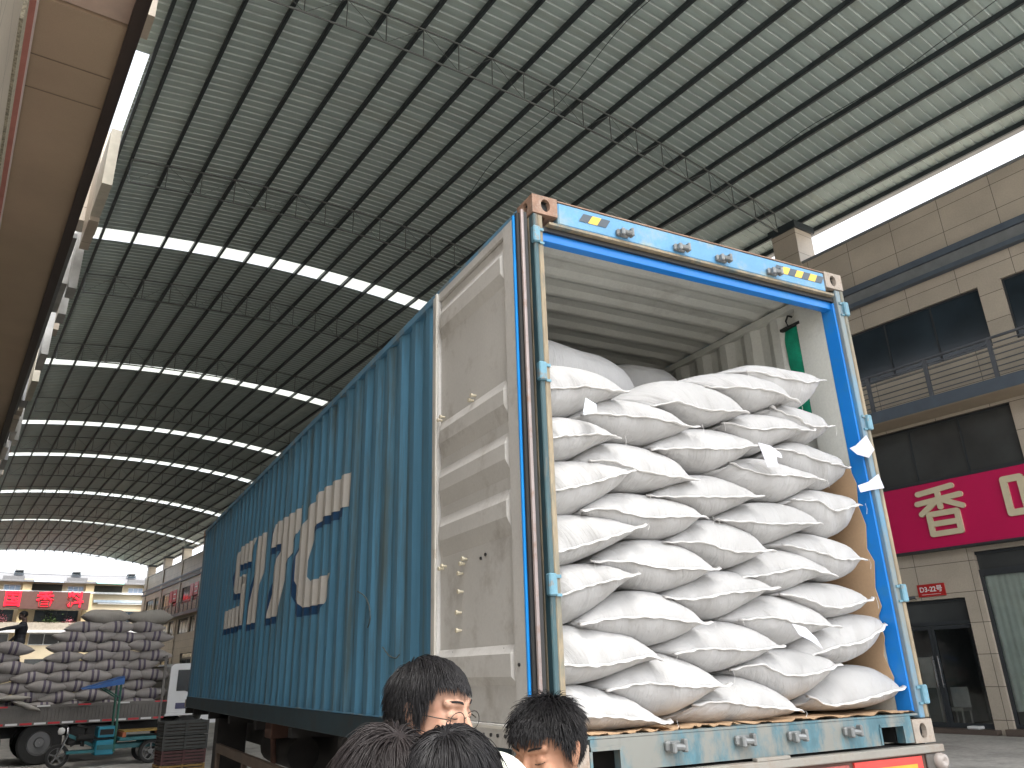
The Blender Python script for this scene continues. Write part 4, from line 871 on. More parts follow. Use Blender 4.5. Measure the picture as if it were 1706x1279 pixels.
BAGS = {
 'A1':([(0.066,1.797),(0.334,1.82),(0.571,1.821)],[(0.087,1.819),(0.123,1.958),(0.251,1.981),(0.411,1.967),(0.551,1.919)],[(0.072,1.742),(0.106,1.665),(0.278,1.685),(0.463,1.774)]),
 'A2':([(0.07,1.523),(0.314,1.559),(0.489,1.561)],[(0.093,1.548),(0.136,1.665),(0.271,1.681),(0.425,1.644)],[(0.087,1.493),(0.12,1.423),(0.262,1.448),(0.412,1.526)]),
 'A3':([(0.073,1.249),(0.294,1.3),(0.581,1.389)],[(0.097,1.29),(0.132,1.421),(0.274,1.447),(0.448,1.445)],[(0.081,1.207),(0.113,1.135),(0.279,1.164),(0.52,1.302)]),
 'A4':([(0.069,0.947),(0.307,1.008),(0.603,1.099)],[(0.099,0.983),(0.126,1.149),(0.292,1.165),(0.462,1.156)],[(0.092,0.922),(0.125,0.879),(0.336,0.945),(0.554,1.046)]),
 'A5':([(0.077,0.735),(0.254,0.794),(0.543,0.855)],[(0.103,0.75),(0.137,0.889),(0.31,0.921),(0.458,0.909)],[(0.104,0.678),(0.127,0.623),(0.231,0.634),(0.391,0.721)]),
 'A6':([(0.085,0.451),(0.312,0.443),(0.557,0.477),(0.642,0.458)],[(0.112,0.459),(0.147,0.615),(0.305,0.619),(0.521,0.587),(0.636,0.514)],[(0.104,0.393),(0.135,0.348),(0.342,0.369),(0.546,0.429)]),
 'A7':([(0.095,0.237),(0.378,0.22),(0.655,0.181)],[(0.107,0.236),(0.148,0.354),(0.284,0.354),(0.509,0.292)],[(0.109,0.192),(0.205,0.156),(0.427,0.151),(0.589,0.158)]),
 'B1':([(0.334,1.691),(0.625,1.7),(1.028,1.675)],[(0.271,1.678),(0.428,1.799),(0.669,1.828),(0.924,1.783)],[(0.351,1.625),(0.567,1.579),(0.732,1.57),(0.932,1.628)]),
 'B2':([(0.361,1.438),(0.497,1.434),(0.732,1.381),(1.005,1.373)],[(0.294,1.456),(0.417,1.545),(0.581,1.577),(0.787,1.556),(0.952,1.495)],[(0.334,1.394),(0.501,1.309),(0.743,1.306),(0.939,1.359)]),
 'B3':([(0.293,1.175),(0.434,1.187),(0.665,1.155),(1.04,1.177)],[(0.292,1.169),(0.373,1.246),(0.554,1.3),(0.819,1.29),(1.005,1.247)],[(0.369,1.116),(0.517,1.071),(0.753,1.047),(0.945,1.094)]),
 'B4':([(0.337,0.927),(0.522,0.926),(0.732,0.899),(1.064,0.897)],[(0.352,0.93),(0.447,0.995),(0.628,1.053),(0.831,1.057),(1.012,0.996)],[(0.405,0.879),(0.549,0.815),(0.74,0.779),(0.971,0.832)]),
 'B5':([(0.241,0.625),(0.42,0.653),(0.663,0.654),(0.948,0.624)],[(0.235,0.638),(0.33,0.71),(0.522,0.786),(0.736,0.787),(0.928,0.708)],[(0.273,0.601),(0.43,0.551),(0.65,0.519),(0.85,0.559)]),
 'B6':([(0.371,0.329),(0.57,0.355),(0.792,0.332),(1.032,0.328)],[(0.34,0.356),(0.468,0.425),(0.701,0.494),(0.891,0.452),(1.014,0.39)],[(0.39,0.31),(0.526,0.244),(0.724,0.195),(0.925,0.256)]),
 'C1':([(0.782,1.787),(0.96,1.822),(1.183,1.794),(1.459,1.815)],[(0.627,1.838),(0.766,1.93),(0.951,1.994),(1.184,2.004),(1.391,1.947)],[(0.802,1.808),(0.972,1.764),(1.159,1.721),(1.381,1.778)]),
 'C2':([(0.772,1.538),(0.968,1.561),(1.191,1.566),(1.481,1.613)],[(0.779,1.576),(0.907,1.652),(1.118,1.716),(1.328,1.717),(1.49,1.677)],[(0.833,1.533),(1.021,1.476),(1.198,1.457),(1.423,1.543)]),
 'C3':([(0.72,1.281),(0.992,1.283),(1.439,1.309)],[(0.784,1.313),(0.917,1.396),(1.077,1.439),(1.258,1.436),(1.435,1.374)],[(0.822,1.273),(1.006,1.221),(1.155,1.191),(1.373,1.267)]),
 'C4':([(0.801,1.038),(0.998,1.039),(1.228,0.996),(1.461,1.008)],[(0.835,1.054),(0.967,1.131),(1.128,1.189),(1.307,1.179),(1.456,1.108)],[(0.872,1.02),(1.031,0.95),(1.22,0.912),(1.411,0.97)]),
 'C5':([(0.763,0.759),(0.933,0.75),(1.125,0.78),(1.45,0.806)],[(0.779,0.778),(0.927,0.848),(1.127,0.907),(1.304,0.903),(1.454,0.852)],[(0.814,0.736),(0.948,0.679),(1.132,0.651),(1.368,0.742)]),
 'C6':([(0.794,0.484),(0.976,0.506),(1.223,0.493),(1.449,0.508)],[(0.713,0.516),(0.851,0.593),(1.043,0.642),(1.256,0.636),(1.422,0.575)],[(0.759,0.468),(0.891,0.426),(1.047,0.386),(1.286,0.429)]),
 'C7':([(0.885,0.245),(1.015,0.257),(1.236,0.228),(1.505,0.198)],[(0.756,0.179),(0.947,0.283),(1.146,0.375),(1.333,0.347),(1.495,0.271)],[(0.796,0.167),(0.988,0.149),(1.275,0.146),(1.475,0.167)]),
 'D1':([(1.21,1.963),(1.452,1.973),(1.653,1.981),(1.855,1.931)],[(1.091,2.014),(1.242,2.072),(1.418,2.106),(1.648,2.119),(1.847,2.059)],[(1.28,1.966),(1.483,1.874),(1.633,1.873),(1.827,1.937)]),
 'D2':([(1.316,1.754),(1.553,1.73),(1.759,1.752),(1.974,1.756)],[(1.288,1.735),(1.469,1.833),(1.625,1.864),(1.857,1.855),(1.983,1.825)],[(1.355,1.699),(1.555,1.6),(1.716,1.652),(1.916,1.736)]),
 'D3':([(1.332,1.512),(1.571,1.454),(1.771,1.462),(1.968,1.45)],[(1.198,1.46),(1.369,1.537),(1.571,1.58),(1.791,1.548),(1.962,1.499)],[(1.284,1.421),(1.506,1.342),(1.722,1.32),(1.917,1.396)]),
 'D4':([(1.182,1.177),(1.442,1.166),(1.657,1.169),(1.903,1.183)],[(1.185,1.198),(1.345,1.263),(1.543,1.312),(1.765,1.309),(1.906,1.258)],[(1.24,1.163),(1.388,1.093),(1.533,1.056),(1.78,1.129)]),
 'D5':([(1.293,0.868),(1.478,0.889),(1.698,0.923),(1.937,0.891)],[(1.272,0.917),(1.411,0.994),(1.573,1.04),(1.753,1.03),(1.938,0.96)],[(1.326,0.88),(1.473,0.814),(1.608,0.788),(1.844,0.867)]),
 'D6':([(1.262,0.645),(1.43,0.657),(1.608,0.63),(1.87,0.609)],[(1.162,0.658),(1.294,0.727),(1.462,0.778),(1.649,0.775),(1.85,0.698)],[(1.234,0.614),(1.398,0.551),(1.571,0.508),(1.8,0.58)]),
 'D7':([(1.153,0.4),(1.317,0.422),(1.481,0.367),(1.651,0.369),(1.862,0.408)],[(1.159,0.391),(1.312,0.467),(1.475,0.5),(1.705,0.493),(1.863,0.45)],[(1.228,0.347),(1.389,0.282),(1.555,0.228),(1.755,0.293)]),
 'E1':([(1.565,2.115),(1.806,2.093),(1.989,2.074),(2.159,2.116)],[(1.419,2.112),(1.555,2.167),(1.69,2.2),(1.93,2.198),(2.122,2.187)],[(1.589,2.038),(1.774,1.93),(1.97,1.918),(2.13,2.017)]),
 'E2':([(1.74,1.906),(1.856,1.843),(1.977,1.791),(2.133,1.798)],[(1.654,1.881),(1.767,1.929),(1.905,1.957),(2.064,1.937),(2.179,1.897)],[(1.742,1.776),(1.882,1.702),(2.013,1.696),(2.152,1.765)]),
 'E3':([(1.671,1.637),(1.882,1.61),(2.029,1.566),(2.241,1.549)],[(1.635,1.592),(1.766,1.676),(1.933,1.719),(2.112,1.681),(2.267,1.635)],[(1.694,1.548),(1.853,1.457),(2.077,1.406),(2.279,1.501)]),
 'E4':([(1.792,1.334),(1.967,1.318),(2.06,1.272),(2.255,1.318)],[(1.728,1.312),(1.858,1.386),(2.023,1.421),(2.182,1.409),(2.313,1.384)],[(1.809,1.258),(1.938,1.155),(2.071,1.116),(2.251,1.19)]),
 'E5':([(1.656,1.059),(1.87,1.024),(1.986,0.985),(2.204,0.989)],[(1.578,1.065),(1.7,1.123),(1.855,1.149),(2.033,1.135),(2.231,1.08)],[(1.659,1.027),(1.808,0.927),(2.007,0.864),(2.203,0.912)]),
 'E6':([(1.584,0.784),(1.755,0.753),(1.915,0.708),(2.209,0.754)],[(1.558,0.791),(1.713,0.846),(1.89,0.865),(2.092,0.854),(2.237,0.807)],[(1.626,0.762),(1.779,0.696),(1.942,0.657),(2.182,0.694)]),
 'E7':([(1.693,0.445),(1.861,0.5),(2.066,0.526),(2.287,0.617)],[(1.637,0.505),(1.801,0.598),(2.021,0.679),(2.204,0.687),(2.359,0.666)],[(1.7,0.46),(1.859,0.425),(2.054,0.415),(2.257,0.493)]),
 'E8':([(1.67,0.255),(1.809,0.208),(2.034,0.234),(2.321,0.275)],[(1.616,0.206),(1.782,0.316),(1.997,0.397),(2.227,0.397),(2.366,0.332)],[(1.704,0.18),(1.891,0.17),(2.139,0.175),(2.331,0.214)]),
}
def build_sack(key, seam, top, bot, depth=0.62):
    rnd = random.Random(sum(ord(c)*31**i for i, c in enumerate(key)))
    NS = 36
    S = catmull([(p_[0], p_[1]) for p_ in seam], NS)
    br = Vector(seam[-1])
    bl = (Vector(top[0])+Vector(bot[0]))/2
    T = catmull([bl+Vector((0.0, 0.0))]+[Vector(p_) for p_ in top]+[br], NS); Bt = catmull([bl]+[Vector(p_) for p_ in bot]+[br], NS)
    bl_t = Vector(top[0]); 
    cx_ = (S[0].x+S[-1].x)/2; cz_ = (S[0].y+S[-1].y)/2
    ph = rnd.uniform(0, 6)
    wob = [0.010*math.sin(i*0.33+ph)+0.006*math.sin(i*0.81+ph*2) for i in range(NS)]
    rings = [(0.0, 0.0), (0.16, 0.004), (0.34, 0.014), (0.52, 0.030), (0.70, 0.055), (0.85, 0.085), (0.95, 0.12), (1.0, 0.17), (1.0, 0.30), (0.99, 0.42), (0.9, depth-0.09), (0.6, depth-0.02), (0.2, depth)]
    V = []; UV = []; lenx = (S[-1]-S[0]).length
    for (g_, dy) in rings:
        row = []
        for half, C_ in ((0, T), (1, Bt)):
            rng = range(NS) if half == 0 else range(NS-2, 0, -1)
            for i in rng:
                s = i/(NS-1); gg_ = g_
                fx = g_**1.15
                p_ = Vector((S[i].x+(C_[i].x-S[i].x)*fx, S[i].y+(C_[i].y-S[i].y)*g_))
                y_ = 0.055+dy+0.085*(1-s)**2+wob[i]*(1-min(1, dy/0.1))
                ple = 0.0028*math.sin(i*2.1+ph)*math.sin(min(1, g_)*math.pi)
                row.append((p_.x, y_+ple, p_.y+ple*(1 if half == 0 else -1)))
                UV.append((s*lenx+(0.0 if half == 0 else 3.3), dy*2+g_*0.3+half*5))
        V += row
    nr = 2*NS-2; F = []
    for k_ in range(len(rings)-1):
        for i in range(nr): F.append((k_*nr+i, k_*nr+(i+1) % nr, (k_+1)*nr+(i+1) % nr, (k_+1)*nr+i))
    F.append(tuple((len(rings)-1)*nr+i for i in range(nr)))
    org = Vector((cx_, 0.1, cz_))
    q = MB(); q.v = [(a-org.x, b-org.y, c-org.z) for a, b, c in V]; q.f = F; q.mi = [0]*len(F); q.uv = UV
    root = thing('white_sack', None, 'sack', (org.x, org.y, org.z+HB))
    q.build('sack_body', sackm, root, smooth=True, fixn=True)
    # sewn hem: folded strip along the seam with loose ends
    h = MB(); V = []; 
    ext = 0.012+rnd.uniform(0, 0.03)
    P0 = [S[0]-(S[1]-S[0]).normalized()*0.006]+list(S)+[S[-1]+(S[-1]-S[-2]).normalized()*ext+Vector((0, rnd.uniform(-0.01, 0.012)))]
    w8 = [0]+wob+[wob[-1]]
    droop = rnd.uniform(-0.3, 0.5)
    for i, p_ in enumerate(P0):
        s = min(max((i-1)/(NS-1), 0), 1); y_ = 0.055+0.085*(1-s)**2+w8[i]
        wd = 0.0155*(1+0.35*math.sin(i*0.55+ph))*(1.6 if i < 3 else 1.0)*(0.6 if i == len(P0)-1 else 1)
        rf = 0.0030*math.sin(i*1.25+ph)
        c = (p_.x-org.x, y_-org.y, p_.y-org.z)
        V += [(c[0], c[1]+0.012, c[2]+0.007), (c[0], c[1]-wd*0.9, c[2]-0.002+rf-droop*wd*0.6), (c[0], c[1]-wd, c[2]-0.007+rf-droop*wd*0.6), (c[0], c[1]+0.012, c[2]-0.007)]
    m_ = len(P0); F = []
    for i in range(m_-1):
        for j in range(4): F.append((i*4+j, i*4+(j+1) % 4, (i+1)*4+(j+1) % 4, (i+1)*4+j))
    F += [(0, 1, 2, 3), tuple((m_-1)*4+j for j in (3, 2, 1, 0))]
    h.add(V, F); hem = h.build('hem', hemm, root, smooth=True)
    if rnd.random() < 0.75:
        t = MB(); e_ = P0[0] if rnd.random() < 0.6 else P0[-1]; s_e = 1.0 if e_ is P0[-1] else 0.0
        c = Vector((e_.x-org.x, 0.055+0.085*(1-s_e)**2-org.y-0.02, e_.y-org.z)); ln = rnd.uniform(0.02, 0.07)
        t.tube([c, c+Vector((0.003, -0.004, -ln*0.5)), c+Vector((rnd.uniform(-.008, .008), 0.0, -ln))], 0.0013, 4); t.build('loose_thread', hemm, root)
    return root, org
rowname = {1: 'top', 2: 'second', 3: 'third', 4: 'fourth', 5: 'fifth', 6: 'sixth', 7: 'seventh', 8: 'eighth'}
colname = {'A': 'against the left door post', 'B': 'in the second column from the left', 'C': 'in the middle column', 'D': 'in the second column from the right', 'E': 'beside the right container wall'}
colmax = {'A': 7, 'B': 6, 'C': 7, 'D': 7, 'E': 8}
SP = {'A7': 'white sack at the bottom left, behind the man in the dark collar', 'E1': 'white sack lying highest on the right, before the green mesh strip', 'B1': 'white sack with a clear film tag at its left corner, near the top left',
      'C2': 'white sack in the middle column with a white paper tag at its right tip', 'E3': 'white sack by the right wall whose large paper tag overhangs the blue post',
      'E4': 'white sack by the right wall with a twisted paper tag at its tip', 'C7': 'middle sack of the bottom row, with a ragged curling hem', 'E8': 'bottom right white sack with a wavy hem, on crumpled brown paper',
      'D6': 'white sack with a pointed paper flap hanging from its hem', 'E7': 'plump white sack just above the bottom right one, hem rising rightward', 'E2': 'small crumpled white sack by the right wall, half hidden under the highest one'}
SACKROOT = {}
for key, (sm, tp, bt) in BAGS.items():
    r_, og = build_sack(key, sm, tp, bt); SACKROOT[key] = (r_, og)
    i = int(key[1]); c_ = key[0]
    lab = SP.get(key) or ('white sack %s, %s' % (colname[c_], (rowname[i]+' from the top' if i > 1 else 'at the top') if i < colmax[c_] else 'lowest of the column'))
    tag(r_, lab, 'sack', 'white sacks stacked in the container')
# paper tags sewn into some hems
tagm = mat('paper_tag', (0.60, 0.60, 0.67), 0.6, var=0.03)
def ptag(key, pts, name='tag'):
    r_, og = SACKROOT[key]; q = MB(); V = [(a-0.045*(key[0] == 'E')-og.x, b+0.012-og.y, c-og.z) for a, b, c in pts]
    n = len(V); q.add(V, [tuple(range(n))]); q.add([(a+0.001, b-0.0015, c) for a, b, c in V], [tuple(range(n))])
    q.build(name, tagm, r_, fixn=False)
ptag('E3', [(2.30, 0.03, 1.665), (2.33, 0.005, 1.68), (2.40, -0.03, 1.745), (2.43, -0.045, 1.65), (2.395, -0.02, 1.60), (2.32, 0.0, 1.62)])
ptag('E4', [(2.31, 0.03, 1.43), (2.37, 0.0, 1.45), (2.44, -0.03, 1.50), (2.455, -0.04, 1.41), (2.38, 0.0, 1.40), (2.31, 0.02, 1.385)])
ptag('C2', [(1.47, 0.02, 1.62), (1.53, -0.01, 1.60), (1.60, -0.015, 1.56), (1.60, -0.02, 1.53), (1.555, -0.02, 1.535), (1.545, -0.03, 1.475), (1.475, -0.02, 1.465)])
ptag('D6', [(1.52, 0.02, 0.62), (1.58, -0.01, 0.60), (1.64, -0.02, 0.545), (1.665, -0.03, 0.49), (1.60, -0.02, 0.53), (1.53, -0.01, 0.56)])
cl = mat('clear_film', (0.70, 0.76, 0.82), 0.2, var=0.05)
r_, og = SACKROOT['B1']; q = MB(); V = [(0.30, 0.05, 1.75), (0.345, 0.02, 1.71), (0.33, 0.0, 1.66), (0.25, 0.0, 1.635), (0.26, 0.02, 1.66)]
q.add([(a-og.x, b-og.y, c-og.z) for a, b, c in V], [(0, 1, 2, 3, 4)]); q.build('tag', cl, r_, fixn=False)
# sacks further in
def lump(cx_, cy_, cz_, rx, ry, rz_, label, seed, tilt=0.0, pw=0.75):
    rnd = random.Random(seed); q = MB(); nu, nv = 30, 16; V = []
    for i in range(nu):
        for j in range(nv+1):
            a = 2*math.pi*i/nu; b = math.pi*j/nv-math.pi/2; sg_ = lambda v_, p_: math.copysign(abs(v_)**p_, v_)
            r1 = 1+0.03*math.sin(3*a+seed)+0.02*math.sin(7*a+2*b)
            V.append((rx*r1*sg_(math.cos(b), pw)*sg_(math.cos(a), pw), ry*r1*sg_(math.cos(b), pw)*sg_(math.sin(a), pw), rz_*math.sin(b)*(1+0.03*math.sin(5*a))))
    q.uv = [(v_[0]*1.5, v_[2]*3) for v_ in V]
    q.add(V, [(i*(nv+1)+j, ((i+1) % nu)*(nv+1)+j, ((i+1) % nu)*(nv+1)+j+1, i*(nv+1)+j+1) for i in range(nu) for j in range(nv)])
    o = q.build('white_sack', sackm, None, smooth=True); o.matrix_world = Matrix.Translation((cx_, cy_, cz_+HB)) @ Matrix.Rotation(tilt, 4, 'Y')
    return tag(o, label, 'sack', 'sacks lying deeper in the container')
lump(0.64, 1.0, 2.10, 0.56, 0.45, 0.30, 'large shaded sack lying deeper inside, behind the top left sack', 3, 0.12)
lump(1.52, 1.35, 2.30, 0.36, 0.40, 0.21, 'round bulging sack deeper inside, behind the middle of the top row', 5, 0.0)
lump(0.115, 0.50, 2.15, 0.04, 0.12, 0.17, 'narrow upright sack corner poking up beside the left post', 8, 0.2)
# ---------------------------------------------------------------- semi trailer
trl = thing('semi_trailer', 'dark skeletal semi trailer carrying the blue container', 'trailer', (0, 0, 0))
chs = mat('trailer_chassis', (0.03, 0.028, 0.028), 0.7, var=0.3, fine=0.3); chr_ = mat('trailer_rust_brown', (0.12, 0.06, 0.045), 0.75, var=0.3); tyre = mat('tyre_rubber', (0.02, 0.02, 0.02), 0.8); rimm = mat('wheel_rim', (0.18, 0.18, 0.18), 0.5, metal=0.5)
for x in (0.62, 1.70):
    q = MB(); q.box(x, x+0.12, 0.02, 12.4, 1.02, HB-0.10); q.build('main_beam', chs, trl)
for y in (0.05, 1.6, 3.2, 4.8, 6.4, 8.0, 9.6, 11.2, 12.1):
    q = MB(); q.box(0.02, Wd-0.02, y, y+0.12, HB-0.099, HB-0.012); q.build('cross_beam', chs, trl)
paleb = mat('worn_bumper_plate', (0.27, 0.255, 0.225), 0.6, var=0.12, vscale=6, c2=(0.2, 0.14, 0.1), c2amt=0.5, c2scale=6)
q = MB(); q.box(0.0, Wd+0.01, -0.045, 0.02, HB-0.050, HB-0.012, bev=0.005); q.box(1.08, 1.30, -0.044, -0.008, HB-0.0115, HB+0.004, bev=0.003); q.build('rear_plate', paleb, trl, auto=30)
q = MB(); q.box(0.02, Wd, -0.02, 0.0, 1.02, HB-0.051); q.build('rear_beam', chr_, trl)
rm = mat('red_marker', (0.72, 0.06, 0.05), 0.4, var=0.1, vscale=9); om = mat('orange_marker', (0.85, 0.36, 0.04), 0.35, var=0.1, vscale=7)
for (a, b) in ((0.10, 0.62), (1.74, 2.26)):
    p = MB(); p.box(a, b, -0.034, -0.022, HB-0.30, HB-0.060); mp_ = p.build('marker_plate', rm, trl)
    p = MB(); p.box(a+0.05, b-0.05, -0.039, -0.035, HB-0.26, HB-0.095); p.build('marker_centre', om, mp_)
for (a, b) in ((0.66, 1.12), (1.24, 1.70)):
    p = MB(); p.box(a, b, -0.036, -0.022, HB-0.30, HB-0.066, bev=0.003); mp_ = p.build('tail_light', mat('tail_light_red', (0.35, 0.09, 0.08), 0.3, var=0.3, vscale=12), trl, auto=30)
    p = MB(); p.box(a+0.02, a+0.1, -0.042, -0.037, HB-0.28, HB-0.09); p.box(b-0.1, b-0.02, -0.042, -0.037, HB-0.28, HB-0.09); p.build('lens', mat('pink_lens', (0.6, 0.25, 0.28), 0.25), mp_)
p = MB(); p.box(2.30, Wd-0.01, -0.035, -0.021, HB-0.32, HB-0.055, bev=0.005); p.build('end_bracket', mat('bracket_dark', (0.11, 0.1, 0.09), 0.6, var=0.3), trl, auto=30)
p = MB(); p.lathe([(0.0, -0.005), (0.018, -0.02), (0.034, -0.018), (0.036, -0.004), (0.040, -0.002), (0.040, 0.02)], (2.392, -0.055, HB-0.092), 1, 20); p.build('side_lamp', mat('lamp_lens', (0.36, 0.32, 0.29), 0.2), trl, smooth=True)
for y in (1.6, 2.95, 4.3):
    for x in (0.10, 0.42, Wd-0.70, Wd-0.38):
        w = MB(); w.lathe([(0.30, 0), (0.50, 0), (0.53, 0.03), (0.535, 0.14), (0.53, 0.25), (0.50, 0.28), (0.30, 0.28)], (x, y, 0.535), 0, 32); wh = w.build('wheel', tyre, trl, auto=40)
        w = MB(); w.lathe([(0.02, 0.06), (0.12, 0.05), (0.14, 0.10), (0.27, 0.12), (0.30, 0.02)], (x, y, 0.535), 0, 24); w.build('rim', rimm, wh, auto=40)
    q = MB(); q.tube([(0.2, y, 0.535), (Wd-0.2, y, 0.535)], 0.07, 8); q.build('axle', chs, trl)
q = MB(); q.box(0.03, 0.08, 5.1, 8.9, HB-0.47, HB-0.37); q.box(0.03, 0.08, 5.1, 8.9, HB-0.85, HB-0.75)
for y in (5.1, 7.0, 8.8): q.box(0.03, 0.08, y, y+0.1, HB-0.75, HB-0.471)
q.build('side_guard', mat('side_guard_brown', (0.16, 0.115, 0.085), 0.65, var=0.2, fine=0.2), trl)
q = MB(); q.box(0.15, 0.55, 9.6, 9.9, 0.35, HB-0.02, bev=0.01); q.box(0.05, 0.7, 9.5, 10.0, 0.03, 0.1); q.build('landing_leg', chs, trl, auto=30)
q = MB(); q.box(0.10, 0.28, 6.0, 6.3, HB-0.17, HB-0.02, bev=0.01); q.tube([(0.15, 6.1, HB-0.17), (0.18, 6.15, HB-0.4), (0.14, 6.3, HB-0.5)], 0.03, 8); q.build('air_tank_bracket', chr_, trl, auto=35)
for (ya, yb) in ((5.0, 6.9), (7.2, 9.3), (10.2, 12.0)):
    q = MB(); q.box(1.95, 2.36, ya, yb, 0.38, HB-0.11, bev=0.02); q.build('dark_fill_box', chs, trl, auto=30)  # boxes added on the far side to darken the space under the trailer
q = MB(); q.tube([(0.35, 5.6, 1.15), (0.35, 6.9, 1.15)], 0.16, 16); q.build('air_tank', chs, trl, auto=40)
# ================================================================= STRIPED SACK TRUCK, TRICYCLE
PU0, PV = 0.0, 25.0
greysack = bpy.data.materials.new('striped_woven_sack'); greysack.use_nodes = True
make_sack_mat(greysack, (0.36, 0.335, 0.32), (0.075, 0.055, 0.105))
plainsack = bpy.data.materials.new('plain_grey_sack'); plainsack.use_nodes = True
make_sack_mat(plainsack, (0.36, 0.34, 0.31))
def pillow_mesh(name, w, d, h, m_, seed, k=0):
    rnd = random.Random(seed); q = MB(); nu, nv = 26, 14; V = []; UV = []
    for i in range(nu):
        for j in range(nv):
            x = -1+2*i/(nu-1); t = 2*math.pi*j/nv
            e_ = max(0.0, 1-abs(x)**2.3)**0.75
            yy = math.copysign(abs(math.cos(t))**0.8, math.cos(t)); zz = math.copysign(abs(math.sin(t))**0.9, math.sin(t))
            wv = 1+0.05*math.sin(4*x+seed)+0.03*math.sin(9*x+t*2+seed)
            V.append((w/2*x, d/2*yy*(0.55+0.45*e_)*wv, h/2*zz*max(e_, 0.05)*wv+0.03*h*math.sin(5*x+seed)))
            UV.append((x*0.6, j/nv*1.4))
    F = [(i*nv+j, i*nv+(j+1) % nv, (i+1)*nv+(j+1) % nv, (i+1)*nv+j) for i in range(nu-1) for j in range(nv)]
    F += [tuple(range(nv))[::-1], tuple((nu-1)*nv+j for j in range(nv))]
    q.add(V, F); q.uv = UV
    o = q.build(name, m_, None, smooth=True); return o
protos = [pillow_mesh('striped_sack', 1.00, 0.55, 0.32, greysack, s) for s in (1, 2, 3, 4)]
first = [True]*4
sackn = 0
def put_sack(u, z, v, tilt, k, lab, scale=1.0, m_=None):
    global sackn
    src = protos[k]
    if first[k]: o = src; first[k] = False
    else: o = src.copy(); COL.objects.link(o)
    o.matrix_world = BM @ Matrix.Translation((u, v, z)) @ Matrix.Rotation(tilt, 4, 'Y') @ Matrix.Rotation(random.uniform(-0.06, 0.06), 4, 'Z') @ Matrix.Scale(scale, 4)
    tag(o, lab, 'sack', 'striped sacks piled on the open truck'); sackn += 1
    return o
rnd = random.Random(4)
ordn = ['lowest', 'second', 'third', 'fourth', 'fifth', 'sixth', 'seventh', 'eighth', 'ninth']
coln = ['leftmost stack', 'second stack from the left', 'third stack from the left', 'fourth stack from the left', 'third stack from the cab', 'second stack from the cab', 'the stack next to the cab']
for ci in range(0, 7):
    # stacks run from the rear (left, partly outside the frame) to the cab
    base_u = 5.05-(6-ci)*0.74
    nrow = 9 if ci >= 4 else (8 if ci == 3 else (6 if ci in (0, 1) else 5))
    for r in range(nrow):
        z = 1.30+r*0.243+rnd.uniform(-0.02, 0.02); off = 0.17 if r % 2 else -0.17
        if ci == 3 and r >= 6: off = 0.22
        u = base_u+off+rnd.uniform(-0.05, 0.05)
        c_n = coln[ci] if ci >= 0 else 'stacks toward the truck tail'
        lab = '%s striped sack from the bottom, %s of the truck load' % (ordn[r], c_n)
        put_sack(u, z, 25.3+rnd.uniform(-0.05, 0.05), rnd.uniform(-0.10, 0.10), rnd.randrange(4), lab, rnd.uniform(0.92, 1.04))
put_sack(1.75, 2.72, 25.25, 0.12, 1, 'rounded striped sack lying just below the man in black', 1.0)
for i, (u, z, w_, l_) in enumerate(((3.85, 3.52, 0.02, 'big plain grey sack on top of the truck load, left of the pair'), (4.98, 3.52, -0.03, 'big plain grey sack on top of the truck load, nearest the cab'))):
    o = pillow_mesh('plain_sack', 1.22, 0.7, 0.42, plainsack, 11+i); o.matrix_world = BM @ Matrix.Translation((u, 25.4, z)) @ Matrix.Rotation(w_, 4, 'Y'); tag(o, l_, 'sack', 'plain sacks on top of the truck load')
    if i: pass
o = pillow_mesh('limp_sack', 0.75, 0.4, 0.12, plainsack, 15); o.matrix_world = BM @ Matrix.Translation((1.95, 24.85, 1.55)); tag(o, 'pale flattened sack slipping over the left side board of the truck', 'sack')
o = pillow_mesh('limp_sack', 0.7, 0.4, 0.13, plainsack, 16); o.matrix_world = BM @ Matrix.Translation((2.25, 24.82, 1.36)) @ Matrix.Rotation(0.35, 4, 'Y'); tag(o, 'pale limp sack corner hanging over the truck side board', 'sack')

tk = thing('open_truck', 'white cab open truck with grey slatted sides loaded high with striped sacks', 'truck', bld=True)
whitep = mat('white_cab_paint', (0.62, 0.63, 0.64), 0.35, var=0.04); bedm = mat('grey_side_board', (0.145, 0.135, 0.125), 0.6, metal=0.2, var=0.15, fine=0.2)
redt = mat('red_reflective', (0.5, 0.02, 0.03), 0.4); whitet = mat('white_reflective', (0.65, 0.65, 0.65), 0.4); blk = mat('dark_underbody', (0.015, 0.015, 0.015), 0.8)
VT = 24.75
q = MB(); q.box(-3.2, 5.45, VT+0.05, VT+2.4, 0.98, 1.08)
u = -3.2
while u < 5.4: q.box(u, u+0.035, VT, VT+0.049, 0.98, 1.34); u += 0.085
q.box(-3.2, 5.45, VT+0.02, VT+0.047, 0.95, 1.36); q.box(-3.2, 5.45, VT-0.012, VT+0.019, 1.30, 1.37); q.box(-3.2, 5.45, VT-0.014, VT+0.019, 0.90, 0.978); q.box(-3.2, 5.45, VT+2.4, VT+2.45, 0.95, 1.36)
q.build('cargo_bed', bedm, tk)
q = MB(); r_ = MB(); u = -3.1; i = 0
while u < 5.3:
    (r_ if i % 2 else q).box(u, u+0.26, VT-0.020, VT-0.0145, 0.925, 0.97); 
    if i % 3 == 0: (r_ if i % 2 else q).box(u, u+0.3, VT-0.018, VT-0.0125, 1.33, 1.365)
    u += 0.31; i += 1
q.build('white_reflector', whitet, tk); r_.build('red_reflector', redt, tk)
q = MB(); q.box(5.40, 5.46, VT-0.03, VT+0.02, 0.8, 2.5); q.box(5.40, 5.46, VT+2.38, VT+2.44, 0.8, 2.5)
for z in (1.5, 1.85, 2.2, 2.45): q.box(5.41, 5.45, VT+0.021, VT+2.379, z-0.02, z+0.02)
